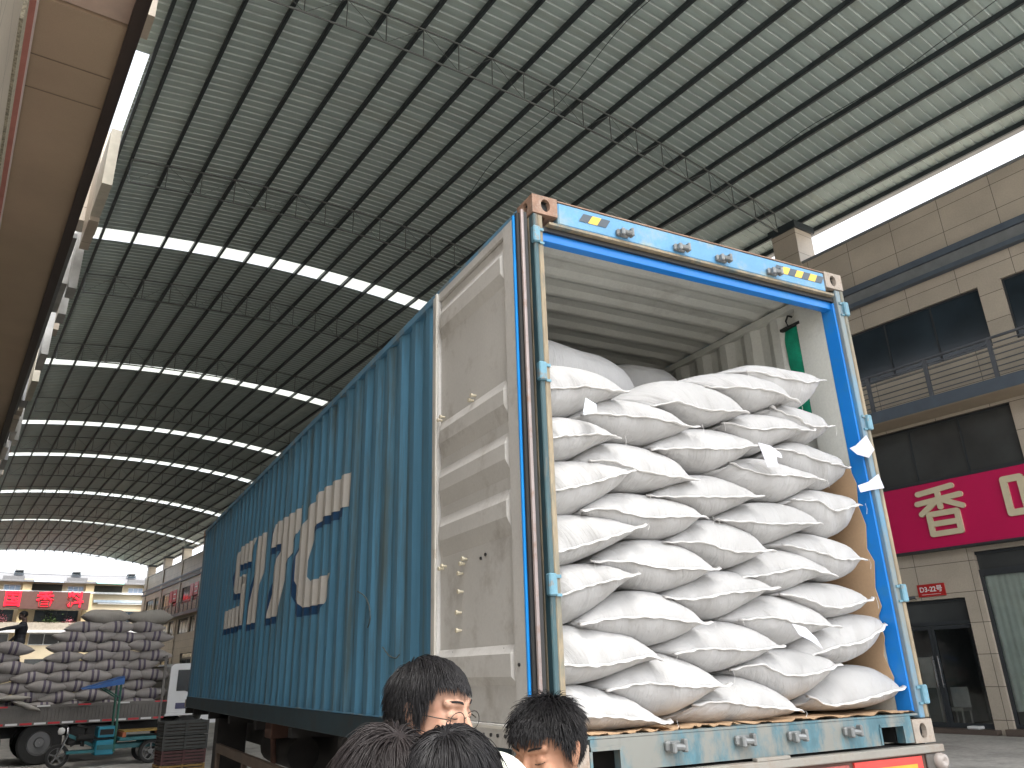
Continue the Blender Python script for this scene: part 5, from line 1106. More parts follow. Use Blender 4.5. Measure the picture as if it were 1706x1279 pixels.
q.build('headboard', bedm, tk)
q = MB(); q.box(-3.2, 5.9, VT+0.5, VT+0.65, 0.62, 0.88); q.box(-3.2, 5.9, VT+1.75, VT+1.9, 0.62, 0.88); q.box(3.3, 4.5, VT+0.05, VT+0.5, 0.4, 0.85, bev=0.04); q.box(-1.0, 0.9, VT+0.05, VT+0.15, 0.45, 0.62); q.build('chassis', blk, tk)
q = MB(); q.prism([(5.62, 1.02), (5.62, 2.2), (5.72, 2.28), (6.9, 2.30), (7.02, 2.22), (7.16, 1.62), (7.2, 1.02)], 1, VT+0.15, VT+2.15); q.build('cab', whitep, tk)
q = MB(); q.prism([(5.82, 1.58), (5.82, 2.12), (6.75, 2.12), (6.9, 1.72), (6.22, 1.52), (6.05, 1.58)], 1, VT+0.13, VT+0.149); q.build('side_window', darkglass, tk)
q = MB(); q.prism([(6.93, 2.14), (7.03, 2.14), (7.18, 1.66), (7.08, 1.66)], 1, VT+0.25, VT+2.05); q.build('windscreen', darkglass, tk)
q = MB(); q.box(5.84, 6.12, VT+0.135, VT+0.149, 1.13, 1.28); q.build('door_stripe', mat('dark_blue_stripe', (0.03, 0.03, 0.10), 0.4), tk)
q = MB(); q.box(5.58, 7.2, VT+0.12, VT+2.18, 0.96, 1.018, bev=0.01); q.prism([(6.5, 0.80), (6.55, 0.96), (7.28, 0.96), (7.28, 0.74), (6.62, 0.74)], 1, VT+0.1, VT+2.2); q.build('bumper', whitep, tk)
for (c_, rr) in (((2.69, 0.50), 0.5), ((1.35, 0.5), 0.5), ((6.16, 0.48), 0.46), ((-0.4, 0.5), 0.5)):
    w = MB(); w.lathe([(rr*0.58, 0), (rr*0.93, 0), (rr, 0.03), (rr, 0.22), (rr*0.93, 0.25), (rr*0.58, 0.25)], (c_[0], VT+0.12, c_[1]), 1, 32); wh = w.build('wheel', tyre, tk, auto=40)
    w = MB(); w.lathe([(0.01, 0.02), (rr*0.2, 0.02), (rr*0.24, 0.1), (rr*0.5, 0.10), (rr*0.58, 0.01)], (c_[0], VT+0.12, c_[1]), 1, 24); w.build('rim', rimm, wh, auto=40)
    w = MB(); w.lathe([(rr*0.58, 0), (rr*0.93, 0), (rr, 0.03), (rr, 0.22), (rr*0.93, 0.25), (rr*0.58, 0.25)], (c_[0], VT+1.95, c_[1]), 1, 24); w.build('wheel', tyre, tk, auto=40)
q = MB()
for i in range(13):
    a0, a1 = math.pi*(i/12), math.pi*((i+1)/12)
    if i < 12: q.add([(2.69+0.6*math.cos(a0), VT+0.1, 0.5+0.6*math.sin(a0)), (2.69+0.6*math.cos(a1), VT+0.1, 0.5+0.6*math.sin(a1)), (2.69+0.6*math.cos(a1), VT+0.5, 0.5+0.6*math.sin(a1)), (2.69+0.6*math.cos(a0), VT+0.5, 0.5+0.6*math.sin(a0))], [(0, 1, 2, 3)])
q.build('mudguard', blk, tk, fixn=False)

# cargo tricycle
tr_ = thing('cargo_tricycle', 'teal motor tricycle with a blue canopy parked beside the sack truck', 'tricycle', bld=True)
tealm = mat('teal_paint', (0.02, 0.14, 0.16), 0.45, var=0.2, fine=0.15); tealb = mat('teal_blue_panel', (0.02, 0.22, 0.32), 0.4, var=0.12); canop = mat('blue_canopy', (0.02, 0.10, 0.32), 0.55, var=0.15)
V3 = 23.5
def wheel(par, c, rr, w_, n=28):
    w = MB(); w.lathe([(rr*0.72, 0), (rr*0.94, 0), (rr, 0.015), (rr, w_-0.015), (rr*0.94, w_), (rr*0.72, w_)], c, 1, n); wh = w.build('wheel', tyre, par, auto=40)
    w = MB(); w.lathe([(rr*0.74, w_*0.3), (rr*0.66, w_*0.3), (rr*0.66, w_*0.7), (rr*0.74, w_*0.7)], c, 1, n)
    w.lathe([(0.01, 0.0), (rr*0.22, 0.0), (rr*0.22, w_), (0.01, w_)], c, 1, 12)
    for i in range(5):
        a = 2*math.pi*i/5+0.3; w.bar((c[0]+rr*0.2*math.cos(a), c[1]+w_*0.5, c[2]+rr*0.2*math.sin(a)), (c[0]+rr*0.68*math.cos(a), c[1]+w_*0.5, c[2]+rr*0.68*math.sin(a)), 0.05, 0.03)
    w.build('rim', rimm, wh, auto=40); return wh
wheel(tr_, (2.95, V3-0.05, 0.26), 0.26, 0.09); wheel(tr_, (4.95, V3-0.45, 0.27), 0.27, 0.12); wheel(tr_, (4.95, V3+0.35, 0.27), 0.27, 0.12)
q = MB(); q.tube([(2.95, V3-0.09, 0.26), (3.12, V3-0.09, 0.72), (3.10, V3-0.02, 0.86)], 0.022, 8); q.tube([(2.95, V3+0.08, 0.26), (3.12, V3+0.08, 0.72), (3.10, V3, 0.86)], 0.022, 8); q.build('front_fork', chrome, tr_, auto=40)
q = MB(); q.tube([(2.90, V3-0.36, 0.93), (3.06, V3-0.2, 0.90), (3.08, V3+0.2, 0.90), (2.92, V3+0.36, 0.93)], 0.015, 8); q.tube([(3.10, V3, 0.80), (3.06, V3, 0.92)], 0.02, 8); q.build('handlebar', blk, tr_, auto=40)
q = MB(); q.lathe([(0.0, -0.09), (0.07, -0.07), (0.085, 0.0), (0.05, 0.06)], (2.98, V3, 0.80), 0, 16); q.build('headlight', mat('lamp_white', (0.7, 0.7, 0.68), 0.2), tr_, smooth=True)
q = MB(); q.bar((3.1, V3, 0.72), (3.75, V3, 0.42), 0.07, 0.07); q.box(3.12, 3.8, V3-0.2, V3+0.2, 0.30, 0.36); q.box(3.75, 5.35, V3-0.30, V3-0.22, 0.36, 0.46); q.box(3.75, 5.35, V3+0.22, V3+0.30, 0.36, 0.46); q.build('frame', tealm, tr_)
q = MB(); q.box(3.72, 4.14, V3-0.28, V3+0.28, 0.24, 0.56, bev=0.02); q.build('battery_box', tealb, tr_, auto=30)
q = MB(); q.box(3.74, 4.12, V3-0.27, V3+0.27, 0.62, 0.86, bev=0.02); q.build('seat_box', tealb, tr_, auto=30)
q = MB(); q.box(3.78, 4.08, V3-0.285, V3-0.271, 0.68, 0.80); q.build('box_grille', blk, tr_)
q = MB(); q.box(3.3, 3.72, V3-0.16, V3+0.16, 0.56, 0.70, bev=0.05); q.build('seat', blk, tr_, auto=30)
q = MB(); q.tube([(3.45, V3-0.1, 0.45), (3.5, V3-0.1, 0.85), (3.3, V3-0.05, 0.9)], 0.05, 10); q.tube([(3.2, V3+0.05, 0.5), (3.45, V3, 0.62)], 0.07, 10); q.build('engine', blk, tr_, auto=40)
q = MB(); q.box(4.2, 5.4, V3-0.5, V3+0.5, 0.53, 0.61, bev=0.01); q.build('cargo_deck', tealm, tr_, auto=30)
q = MB(); q.box(4.28, 5.36, V3-0.52, V3+0.3, 0.72, 0.75); q.build('plank', mat('yellow_plank', (0.36, 0.23, 0.05), 0.6, var=0.2), tr_)
q = MB(); q.box(4.25, 4.33, V3-0.5, V3+0.5, 0.611, 0.719); q.box(5.2, 5.3, V3-0.5, V3+0.5, 0.611, 0.719); q.build('deck_bearer', mat('orange_bearer', (0.4, 0.12, 0.05), 0.6), tr_)
q = MB(); q.tube([(4.14, V3-0.28, 0.3), (4.10, V3-0.28, 1.80)], 0.028, 8); q.tube([(4.14, V3+0.28, 0.3), (4.10, V3+0.28, 1.80)], 0.028, 8); q.tube([(4.10, V3-0.28, 1.50), (3.70, V3-0.28, 1.74)], 0.018, 6); q.tube([(4.10, V3+0.28, 1.50), (3.70, V3+0.28, 1.74)], 0.018, 6); q.build('canopy_post', mat('green_post', (0.03, 0.12, 0.09), 0.5), tr_, auto=40)
q = MB(); V = []; nn = 10
for i in range(nn+1):
    for j in range(7):
        t = i/nn; x = 3.22+0.92*t; y = V3-0.45+0.9*j/6; V.append((x, y, 1.70+0.26*t+0.035*math.cos((j-3)/3*1.4)+0.008*math.sin(i*2+j)))
q.add(V, [(i*7+j, i*7+j+1, (i+1)*7+j+1, (i+1)*7+j) for i in range(nn) for j in range(6)]); 
q.add([(3.22, V3-0.45, 1.705), (4.14, V3-0.45, 1.965), (4.14, V3-0.45, 1.80), (3.5, V3-0.45, 1.72)], [(0, 1, 2, 3)]); q.add([(4.14, V3-0.45, 1.965), (4.14, V3+0.45, 1.965), (4.14, V3+0.45, 1.86), (4.14, V3-0.45, 1.80)], [(0, 1, 2, 3)])
q.build('canopy', canop, tr_, smooth=False, fixn=False)

# goods stacked on the ground left of the trailer
cm = [mat('grey_crate', (0.06, 0.063, 0.06), 0.7, var=0.2), mat('dark_red_crate', (0.09, 0.035, 0.035), 0.6, var=0.2), mat('ochre_crate', (0.28, 0.17, 0.05), 0.6, var=0.2)]
def crate(u, v, z, w, d, h, k, label, par=None):
    t = thing('crate', label, 'crate', (u, v, z), bld=True)
    q = MB(); th_ = 0.02
    q.box(0, w, 0, d, 0, th_)
    for i in range(4):
        za = th_+0.01+i*(h-th_)/4; zb = za+(h-th_)/4-0.025
        q.box(0, w, 0, th_, za, zb); q.box(0, w, d-th_, d, za, zb); q.box(0, th_, th_, d-th_, za, zb); q.box(w-th_, w, th_, d-th_, za, zb)
    for x in (0.0, w/2-0.02, w-0.04): q.box(x, x+0.04, -0.012, -0.001, 0, h); q.box(x, x+0.04, d+0.001, d+0.012, 0, h)
    q.build('slats', cm[k], t); q = MB(); q.box(0.03, w-0.03, 0.03, d-0.03, th_+0.002, h*0.8); q.build('contents', mat('crate_contents', (0.06, 0.05, 0.045), 0.9, var=0.4, vscale=10, bump=0.5, bscale=20), t); return t
crate(4.28, 19.0, 0.0, 0.90, 0.6, 0.26, 2, 'ochre slatted crate at the bottom of the stack by the trailer front')
crate(4.30, 19.0, 0.265, 0.88, 0.6, 0.26, 1, 'dark red slatted crate in the middle of the stack by the trailer front')
crate(4.29, 19.0, 0.53, 0.90, 0.6, 0.27, 0, 'lower grey slatted crate of the stack by the trailer front')
crate(4.29, 19.0, 0.805, 0.90, 0.6, 0.27, 0, 'topmost grey slatted crate of the stack by the trailer front')

# ================================================================= PEOPLE
def mat_skin(name, c): return mat(name, c, 0.62, spec=0.25, var=0.05, vscale=14, c2=(c[0]*0.95, c[1]*0.72, c[2]*0.66), c2amt=0.35, c2scale=12, bump=0.04, bscale=220)
skinA = mat_skin('skin_light', (0.44, 0.26, 0.185)); skinD = mat_skin('skin_tan', (0.36, 0.19, 0.12))
hairm = bpy.data.materials.new('black_hair'); hairm.use_nodes = True; b = hairm.node_tree.nodes['Principled BSDF']; b.inputs['Base Color'].default_value = (0.012, 0.011, 0.012, 1); b.inputs['Roughness'].default_value = 0.45; b.inputs['Specular IOR Level'].default_value = 0.32
hairb = bpy.data.materials.new('brownish_hair'); hairb.use_nodes = True; b = hairb.node_tree.nodes['Principled BSDF']; b.inputs['Base Color'].default_value = (0.020, 0.0155, 0.0155, 1); b.inputs['Roughness'].default_value = 0.5; b.inputs['Specular IOR Level'].default_value = 0.35
def sphere_pts(c, r, n=10, m_=7):
    c = Vector(c); r = (r, r, r) if isinstance(r, (int, float)) else r; P = []
    for j in range(m_+1):
        b_ = -math.pi/2+math.pi*j/m_
        for i in range(n):
            a = 2*math.pi*i/n; P.append(c+Vector((r[0]*math.cos(b_)*math.cos(a), r[1]*math.cos(b_)*math.sin(a), r[2]*math.sin(b_))))
    return P
def hull(bm, *blobs):
    vs_ = []
    for c, r in blobs: vs_ += [bm.verts.new(p) for p in sphere_pts(c, r)]
    res = bmesh.ops.convex_hull(bm, input=vs_, use_existing_faces=False)
    dead = [g_ for g_ in res['geom_interior']+res['geom_unused'] if isinstance(g_, bmesh.types.BMVert)]
    bmesh.ops.delete(bm, geom=list(set(dead)), context='VERTS')
def remeshed(bm, voxel, smooth=3):
    me = bpy.data.meshes.new('tmp'); bm.to_mesh(me); bm.free(); o = bpy.data.objects.new('tmp', me); COL.objects.link(o)
    md = o.modifiers.new('r', 'REMESH'); md.mode = 'VOXEL'; md.voxel_size = voxel; md.use_smooth_shade = True
    if smooth: s2 = o.modifiers.new('s', 'SMOOTH'); s2.iterations = smooth; s2.factor = 0.5
    bpy.context.view_layer.update(); dg = bpy.context.evaluated_depsgraph_get(); m2 = bpy.data.meshes.new_from_object(o.evaluated_get(dg)); bpy.data.objects.remove(o); bpy.data.meshes.remove(me)
    return m2
def head_mesh(voxel=0.0032, narrow=0.0):
    bm = bmesh.new(); H = lambda *a: hull(bm, *a)
    H(((0, -0.012, 0.030), (0.077, 0.096, 0.083)))
    H(((0, 0.022, -0.020), (0.066, 0.070, 0.075)), ((0, 0.045, -0.075), (0.040, 0.042, 0.035)))
    for s in (-1, 1):
        H(((s*0.052, -0.005, -0.055), 0.020), ((s*0.020, 0.068, -0.100), 0.018), ((s*0.035, 0.03, -0.05), 0.03))
        H(((s*0.041, 0.058, -0.030), (0.023, 0.024, 0.022)))
        H(((s*0.012, 0.081, 0.022), 0.011), ((s*0.045, 0.066, 0.024), 0.0115))
        H(((s*0.032, 0.0705, -0.002), (0.0185, 0.0140, 0.0125)))
        H(((s*0.0115, 0.095, -0.040), 0.0082))
        H(((s*0.079, -0.008, -0.008), (0.006, 0.017, 0.030)), ((s*0.086, -0.016, 0.004), (0.004, 0.012, 0.018)))
        H(((s*0.086, -0.022, 0.010), (0.005, 0.007, 0.012)), ((s*0.087, -0.014, 0.020), (0.005, 0.007, 0.006)))
    H(((0, 0.072, -0.105), (0.020, 0.016, 0.015)))
    H(((0, 0.083, 0.012), 0.008), ((0, 0.104, -0.036), 0.0105)); H(((0, 0.100, -0.040), 0.010), ((0, 0.082, -0.047), 0.012))
    H(((-0.020, 0.080, -0.066), 0.005), ((0, 0.090, -0.063), 0.0065)); H(((0.020, 0.080, -0.066), 0.005), ((0, 0.090, -0.063), 0.0065))
    H(((-0.016, 0.081, -0.075), 0.006), ((0.016, 0.081, -0.075), 0.006), ((0, 0.087, -0.076), 0.0075))
    H(((0, -0.030, -0.06), (0.054, 0.058, 0.05)), ((0, -0.040, -0.17), (0.057, 0.058, 0.04)))
    return remeshed(bm, voxel, 9)
def hand_pts(bm, w, d, n, s, curl=0.4):
    """palm + five fingers hanging along d from wrist w; n = palm normal; s = side sign (thumb)"""
    w = Vector(w); d = Vector(d).normalized(); n = Vector(n).normalized(); t = d.cross(n).normalized()*s
    hull(bm, (w, 0.024), (w+d*0.085+t*0.028, 0.015), (w+d*0.085-t*0.030, 0.013), (w+d*0.02+t*0.028, 0.015))
    for k_, (o_, L_) in enumerate(((0.030, 0.068), (0.010, 0.078), (-0.011, 0.072), (-0.031, 0.056))):
        p = w+d*0.088+t*o_; dd = d.copy()
        for seg, r_ in ((0.45, 0.0088), (0.32, 0.0080), (0.26, 0.0070)):
            dd = (dd+n*curl*(0.5+0.12*k_)).normalized(); p2 = p+dd*L_*seg; hull(bm, (p, r_), (p2, r_*0.93)); p = p2
    p = w+d*0.02+t*0.03; dd = (d*0.6+t*0.8+n*0.3).normalized()
    for seg, r_ in ((0.045, 0.011), (0.034, 0.009)):
        p2 = p+dd*seg; hull(bm, (p, r_+0.001), (p2, r_)); p = p2; dd = (dd+d*0.6+n*0.2).normalized()
def make_person(label, loc,  rz, head_at, head_rot, skin, shirt, trousers, hair, hairfn, arms, glasses=False, collar=None, hairlabel=None, shoulder_up=(0, 0), voxel=0.010, face=True, group=None, bulk=1.0):
    """loc: ground point (x,y); head_at: z of the head centre; arms: ((elbow, wrist) left, (elbow, wrist) right) in body space"""
    root = thing('person', label, 'person', (loc[0], loc[1], loc[2]), rz, group)
    zh = head_at; sz = zh/1.60     # body scale
    bm = bmesh.new(); Z = lambda v_: v_*sz; K = bulk
    hx = Vector((0, 0.03, zh)) 
    neck = Vector((0, -0.005, zh-0.155)); sh_z = zh-0.245
    hull(bm, ((0, 0.0, Z(0.93)), (0.155, 0.105, 0.10)), ((0, 0.0, Z(1.08)), (0.140, 0.100, 0.08)))
    hull(bm, ((0, 0.0, Z(1.08)), (0.138, 0.100, 0.08)), ((0, 0.0, sh_z-0.10), (0.165, 0.115, 0.12)))
    hull(bm, ((0, -0.01, sh_z-0.08), (0.150, 0.105, 0.10)), (neck+Vector((0, -0.01, -0.02)), (0.062, 0.060, 0.04)))
    for s, k_ in ((-1, 0), (1, 1)):
        sh = Vector((s*0.185, -0.005, sh_z-0.03+shoulder_up[k_])); el, wr = [Vector(a_) for a_ in arms[k_]]
        hull(bm, (sh, 0.062), ((s*0.07, -0.008, sh_z+0.02), 0.050)); hull(bm, (sh, 0.062), ((s*0.10, -0.005, sh_z-0.14), 0.09))
        hull(bm, (sh, 0.060), (el, 0.044)); hull(bm, (el, 0.043), (wr, 0.029)); 
        hip = Vector((s*0.088, 0, Z(0.90))); kn = Vector((s*0.10, 0.02, Z(0.49))); an = Vector((s*0.105, -0.01, 0.09))
        hull(bm, (hip, (0.095, 0.10, 0.10)), (kn, 0.062)); hull(bm, (kn, 0.062), ((s*0.103, -0.02, Z(0.33)), 0.058)); hull(bm, ((s*0.103, -0.02, Z(0.33)), 0.058), (an, 0.045))
        hull(bm, ((s*0.105, -0.035, 0.04), (0.038, 0.045, 0.038)), ((s*0.115, 0.15, 0.030), (0.045, 0.05, 0.028)))
    for v_ in bm.verts:
        if v_.co.z < zh-0.16: v_.co.y *= K; v_.co.x *= 0.5+0.5*K
    bme = remeshed(bm, voxel, 4)
    mats = [skin, shirt, trousers, mat('shoe_black', (0.02, 0.02, 0.02), 0.5)]
    for m_ in mats: bme.materials.append(m_)
    wrists = [Vector(a_[1]) for a_ in arms]
    for p_ in bme.polygons:
        c = p_.center; k_ = 1
        if c.z < 0.085: k_ = 3
        elif c.z < Z(0.93): k_ = 2
        if c.z > zh-0.165+0.02 and Vector((c.x, c.y)).length < 0.085: k_ = 0
        for i, w_ in enumerate(wrists):
            e_ = Vector(arms[i][0])
            if (c-w_).length < 0.06: k_ = 0
            elif k_ == 2 and abs(c.x) > 0.2: k_ = 1
        p_.material_index = k_; p_.use_smooth = True
    hm = head_mesh(); hm.materials.clear()
    for m_ in mats: hm.materials.append(m_)
    for p_ in hm.polygons: p_.use_smooth = True; p_.material_index = 0
    HM = Matrix.Translation((0, 0.02, zh)) @ head_rot
    hm.transform(HM)
    bm = bmesh.new(); bm.from_mesh(bme); bm.from_mesh(hm)
    hb = bmesh.new()
    for i, a_ in enumerate(arms):
        e_, w_ = Vector(a_[0]), Vector(a_[1]); d = (w_-e_).normalized(); s = -1 if i == 0 else 1; nrm = Vector((-s, 0.0, 0.2)); nrm = (nrm-d*nrm.dot(d)); hand_pts(hb, w_+d*0.015, d, nrm, -1 if i == 0 else 1)
    hmesh = remeshed(hb, 0.0045, 2); 
    for m_ in mats: hmesh.materials.append(m_)
    for p_ in hmesh.polygons: p_.use_smooth = True; p_.material_index = 0
    bm.from_mesh(hmesh)
    me = bpy.data.meshes.new('body'); bm.to_mesh(me); bm.free()
    for m_ in mats: me.materials.append(m_)
    me.polygons.foreach_set('use_smooth', [True]*len(me.polygons))
    o = bpy.data.objects.new('body', me); COL.objects.link(o); o.parent = root
    # ------- hair
    rnd = random.Random(len(label)*7)
    q = MB()
    C0 = Vector((0, -0.012, 0.030)); RR = Vector((0.077, 0.096, 0.083))
    def ell(p, k_): 
        d = p-C0; return math.sqrt((d.x/(RR.x+k_))**2+(d.y/(RR.y+k_))**2+(d.z/(RR.z+k_))**2)
    cap = MB(); V = []; nu, nv = 48, 26; keep = []
    for j in range(nv+1):
        b_ = math.pi/2-(math.pi*0.80)*j/nv
        for i in range(nu):
            a = 2*math.pi*i/nu; V.append(C0+Vector(((RR.x+0.006)*math.cos(b_)*math.cos(a), (RR.y+0.006)*math.cos(b_)*math.sin(a), (RR.z+0.006)*math.sin(b_))))
    inreg = hairfn['region']
    F = []
    for j in range(nv):
        for i in range(nu):
            f_ = (j*nu+i, j*nu+(i+1) % nu, (j+1)*nu+(i+1) % nu, (j+1)*nu+i)
            c = sum((V[a_] for a_ in f_), Vector())/4
            if inreg(c, -0.004): F.append(f_)
    q.add(V, F)
    whorl = Vector(hairfn.get('whorl', (0.01, -0.065, 0.09)))
    cnt = 0; ns = hairfn.get('n', 3600); segs = 7
    while cnt < ns:
        a = rnd.uniform(0, 2*math.pi); sb = rnd.uniform(-0.6, 1.0); cb = math.sqrt(1-min(1, sb*sb))
        p = C0+Vector(((RR.x+0.003)*cb*math.cos(a), (RR.y+0.003)*cb*math.sin(a), (RR.z+0.003)*sb))
        if not inreg(p, 0.0): continue
        cnt += 1
        nrm = Vector(((p.x-C0.x)/RR.x**2, (p.y-C0.y)/RR.y**2, (p.z-C0.z)/RR.z**2)).normalized()
        d = (p-whorl); d = (d-nrm*d.dot(nrm)); d = d.normalized() if d.length > 1e-4 else Vector((0, 1, 0))
        d = (d+hairfn.get('bias', Vector((0, 0, 0)))+Vector((rnd.gauss(0, .16), rnd.gauss(0, .16), rnd.gauss(0, .16)))*hairfn.get('mess', 1.0)); clump = math.sin(a*9+sb*7)*0.5
        ln = hairfn['length'](p)*rnd.uniform(0.75, 1.15); lift = hairfn.get('lift', 0.5)
        dirn = (d.normalized()+nrm*(lift+0.25*clump*hairfn.get('mess', 1.0)*rnd.random())).normalized()
        pts = [p.copy()]; c = p.copy()
        for k_ in range(segs):
            c = c+dirn*ln/segs
            dirn = (dirn+Vector((0, 0, -hairfn.get('grav', 0.28)))).normalized()
            e_ = ell(c, 0.007)
            if e_ < 1.0: c = C0+(c-C0)/e_; nn_ = (c-C0).normalized(); dirn = (dirn-nn_*min(0, dirn.dot(nn_))).normalized()
            pts.append(c.copy())
        wd = hairfn.get('width', 0.0015)*rnd.uniform(0.7, 1.2)
        q.tube(pts, [wd*(1-0.85*(i/segs)**1.5) for i in range(segs+1)], 3, cap=False)
    q.v = [tuple(HM @ Vector(p_)) for p_ in q.v]
    hr = q.build('hair', hair, root, smooth=True, fixn=False)
    if face:
        # brows, lashes and lips
        def strands(name, m_, L_, r_):
            z = MB()
            for pts in L_: z.tube([HM @ Vector(p_) for p_ in pts], r_, 5)
            z.build(name, m_, root)
        lash = []; brow = []
        for s in (-1, 1):
            lash.append([(s*(0.018), 0.0800, -0.0065), (s*0.026, 0.0838, -0.0088), (s*0.034, 0.0836, -0.0092), (s*0.042, 0.0788, -0.0075), (s*0.048, 0.0725, -0.005)])
            for k_ in range(26):
                t = k_/25; x = 0.014+0.036*t; y = 0.0925-0.0215*t**1.6; z_ = 0.0245+0.004*math.sin(t*2.6)
                brow.append([(s*x, y, z_-0.003), (s*(x+0.0045), y-0.001-0.002*t, z_+0.002-0.002*t)])
        strands('eyelashes', hairm, lash, 0.0011); strands('eyebrows', hairm, brow, 0.0012)
        strands('lips', mat('lip_tone', (0.42, 0.16, 0.13), 0.45), [[(-0.021, 0.0815, -0.0695), (-0.009, 0.0935, -0.0692), (0, 0.0958, -0.0702), (0.009, 0.0935, -0.0692), (0.021, 0.0815, -0.0695)]], 0.0022)
    if glasses:
        z = MB()
        for s in (-1, 1):
            ring = [HM @ Vector((s*0.033+0.024*math.cos(t), 0.094-0.009*max(0, math.cos(t)), -0.013+0.019*math.sin(t))) for t in [2*math.pi*i/28 for i in range(29)]]
            z.tube(ring, 0.0010, 6, cap=False)
            z.tube([HM @ Vector((s*0.057, 0.085, -0.010)), HM @ Vector((s*0.081, 0.055, -0.004)), HM @ Vector((s*0.088, -0.008, 0.002)), HM @ Vector((s*0.086, -0.022, -0.012))], 0.0013, 6)
        z.tube([HM @ Vector((-0.010, 0.0945, -0.008)), HM @ Vector((0, 0.0985, -0.004)), HM @ Vector((0.010, 0.0945, -0.008))], 0.0011, 6)
        z.build('eyeglasses', mat('thin_metal_frame', (0.05, 0.045, 0.04), 0.3, metal=0.8), root, smooth=True)
    if collar:
        z = MB(); ring = []
        for i in range(25):
            t = 2*math.pi*i/24; ring.append((0.074*math.cos(t), -0.012+0.072*math.sin(t), zh-0.165+0.012*math.cos(t+1.57)))
        z.tube(ring, 0.014, 8, cap=False); z.build('collar', collar, root, smooth=True)
    return root
Rx = lambda a: Matrix.Rotation(R_(a), 4, 'X'); Ry = lambda a: Matrix.Rotation(R_(a), 4, 'Y'); Rz = lambda a: Matrix.Rotation(R_(a), 4, 'Z')
def region_std(front=0.050, side=-0.035, back=-0.075):
    def f(p, m_):
        # hairline: lower at the back, above the ears at the side, up on the forehead
        y = p.y
        if y > 0.045: lim = front
        elif y > 0.0: lim = side+(front-side)*(y/0.045)**1.0
        elif y > -0.03: lim = side
        else: lim = side+(back-side)*min(1, (-0.03-y)/0.05)
        return p.z > lim+m_
    return f
def region_back(p, m_): return region_std(0.06, -0.045, -0.075)(p, m_)
HANG = lambda zh: (((-0.24, -0.02, zh-0.52), (-0.25, 0.06, zh-0.76)), ((0.24, -0.02, zh-0.52), (0.25, 0.06, zh-0.76)))
HOLD = lambda zh: (((-0.25, 0.0, zh-0.52), (-0.10, 0.22, zh-0.44)), ((0.25, 0.0, zh-0.52), (0.10, 0.22, zh-0.44)))
def P_len(f, s, b, t=0.05):
    def g_(p):
        if p.y > 0.03 and p.z > 0.03: return f
        if p.z > 0.075: return t
        if abs(p.x) > 0.05: return s
        return b
    return g_
dark = mat('dark_cloth', (0.02, 0.022, 0.028), 0.8); navy = mat('navy_cloth', (0.03, 0.035, 0.06), 0.8); jeans = mat('jeans', (0.05, 0.06, 0.09), 0.8); whs = mat('pale_shirt', (0.66, 0.68, 0.60), 0.7, var=0.04)
brown = mat('brown_shirt', (0.09, 0.06, 0.05), 0.8)
make_person('young man with short black hair, thin glasses and a pale shirt, beside the open door', (-1.15, -1.34, 0), R_(-146), 1.79, Rx(-4), skinA, whs, jeans, hairm,
    dict(region=region_std(0.060, -0.020, -0.070), length=P_len(0.030, 0.038, 0.05, 0.062), n=5000, mess=0.6, lift=0.40, grav=0.26, bias=Vector((0.5, 0.0, 0))), HANG(1.79), glasses=True, shoulder_up=(0.10, 0.02))
make_person('dark brown haired head seen from behind, leftmost of the nearest two at the bottom edge', (-1.40, -1.765, 0), R_(-10), 1.665, Rx(-14), skinA, dark, jeans, hairb,
    dict(region=region_back, length=P_len(0.06, 0.055, 0.06, 0.07), n=5000, mess=1.0, lift=0.35, grav=0.26, whorl=(0.015, -0.07, 0.085)), HANG(1.665), face=False)
make_person('black haired head seen from behind at the bottom edge, right of the brown haired one', (-1.31, -1.855, 0), R_(-25), 1.665, Rx(-10), skinA, brown, jeans, hairm,
    dict(region=region_back, length=P_len(0.055, 0.045, 0.05, 0.065), n=5000, mess=0.6, lift=0.35, grav=0.30, whorl=(-0.01, -0.06, 0.09)), HANG(1.665), face=False)
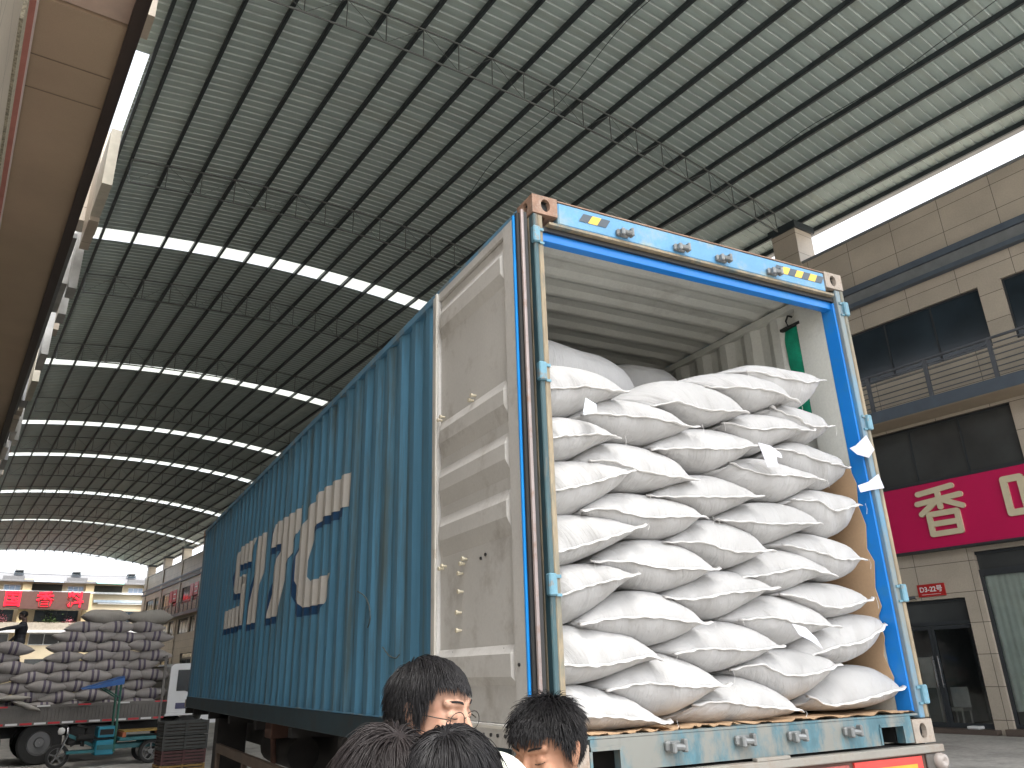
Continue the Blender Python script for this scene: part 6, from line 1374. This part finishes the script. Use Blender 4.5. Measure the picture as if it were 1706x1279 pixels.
make_person('young man with tousled black hair and dark collar looking down, before the container corner', (-0.79, -1.311, 0), R_(112), 1.683, Rx(-10), skinD, dark, dark, hairm,
    dict(region=region_std(0.050, -0.010, -0.050), length=P_len(0.032, 0.025, 0.03, 0.055), n=5000, mess=1.4, lift=0.7, grav=0.18), HOLD(1.683), collar=dark)
pe = make_person('person in a pale rounded cap, between the black haired head and the dark collared man', (-1.095, -1.575, 0), R_(-30), 1.715-0.118, Rx(-6), skinA, dark, jeans, hairm,
    dict(region=lambda p, m_: region_std(0.03, -0.03, -0.07)(p, m_) and p.z < 0.018, length=P_len(0.02, 0.02, 0.02, 0.02), n=500, mess=0.3, lift=0.1, grav=0.3), HANG(1.715-0.118), face=False)
q = MB(); CM = Matrix.Translation((0, 0.02, 1.715-0.118)) @ Rx(-6); nu, nv = 40, 12; V = []
for j in range(nv+1):
    b_ = math.pi/2*(1-j/nv*1.02)
    for i in range(nu):
        a = 2*math.pi*i/nu; V.append(CM @ Vector((0.092*math.cos(b_)*math.cos(a), -0.010+0.110*math.cos(b_)*math.sin(a)*(1.0), 0.030+0.088*math.sin(b_))))
q.add(V, [(j*nu+i, j*nu+(i+1) % nu, (j+1)*nu+(i+1) % nu, (j+1)*nu+i) for j in range(nv) for i in range(nu)])
q.add([CM @ Vector((0.085*math.cos(math.pi*i/16), 0.06+(0.045+0.11*t_)*math.sin(math.pi*i/16), 0.032-0.02*t_-0.006*t_)) for t_ in (0, 1) for i in range(17)], [(i, i+1, 18+i, 17+i) for i in range(16)])
q.build('cap', mat('pale_cap_cloth', (0.60, 0.62, 0.54), 0.8, var=0.05), pe, smooth=True, fixn=False)
mp = BM @ Vector((1.90, 25.75, 0))
make_person('man in black standing on the sacks of the open truck, arm stretched out leftward', (mp.x, mp.y, 2.06), R_(100), 1.50, Rx(-8), mat('skin_dark_shade', (0.12, 0.075, 0.06), 0.6), dark, dark, hairm,
    dict(region=region_std(0.05, -0.03, -0.07), length=P_len(0.03, 0.02, 0.02, 0.03), n=500, mess=0.6, lift=0.4, grav=0.3, width=0.003), (((-0.22, 0.28, 1.16), (-0.20, 0.52, 1.08)), ((0.28, 0.02, 1.02), (0.29, 0.16, 0.82))), face=False, voxel=0.016, bulk=1.35)
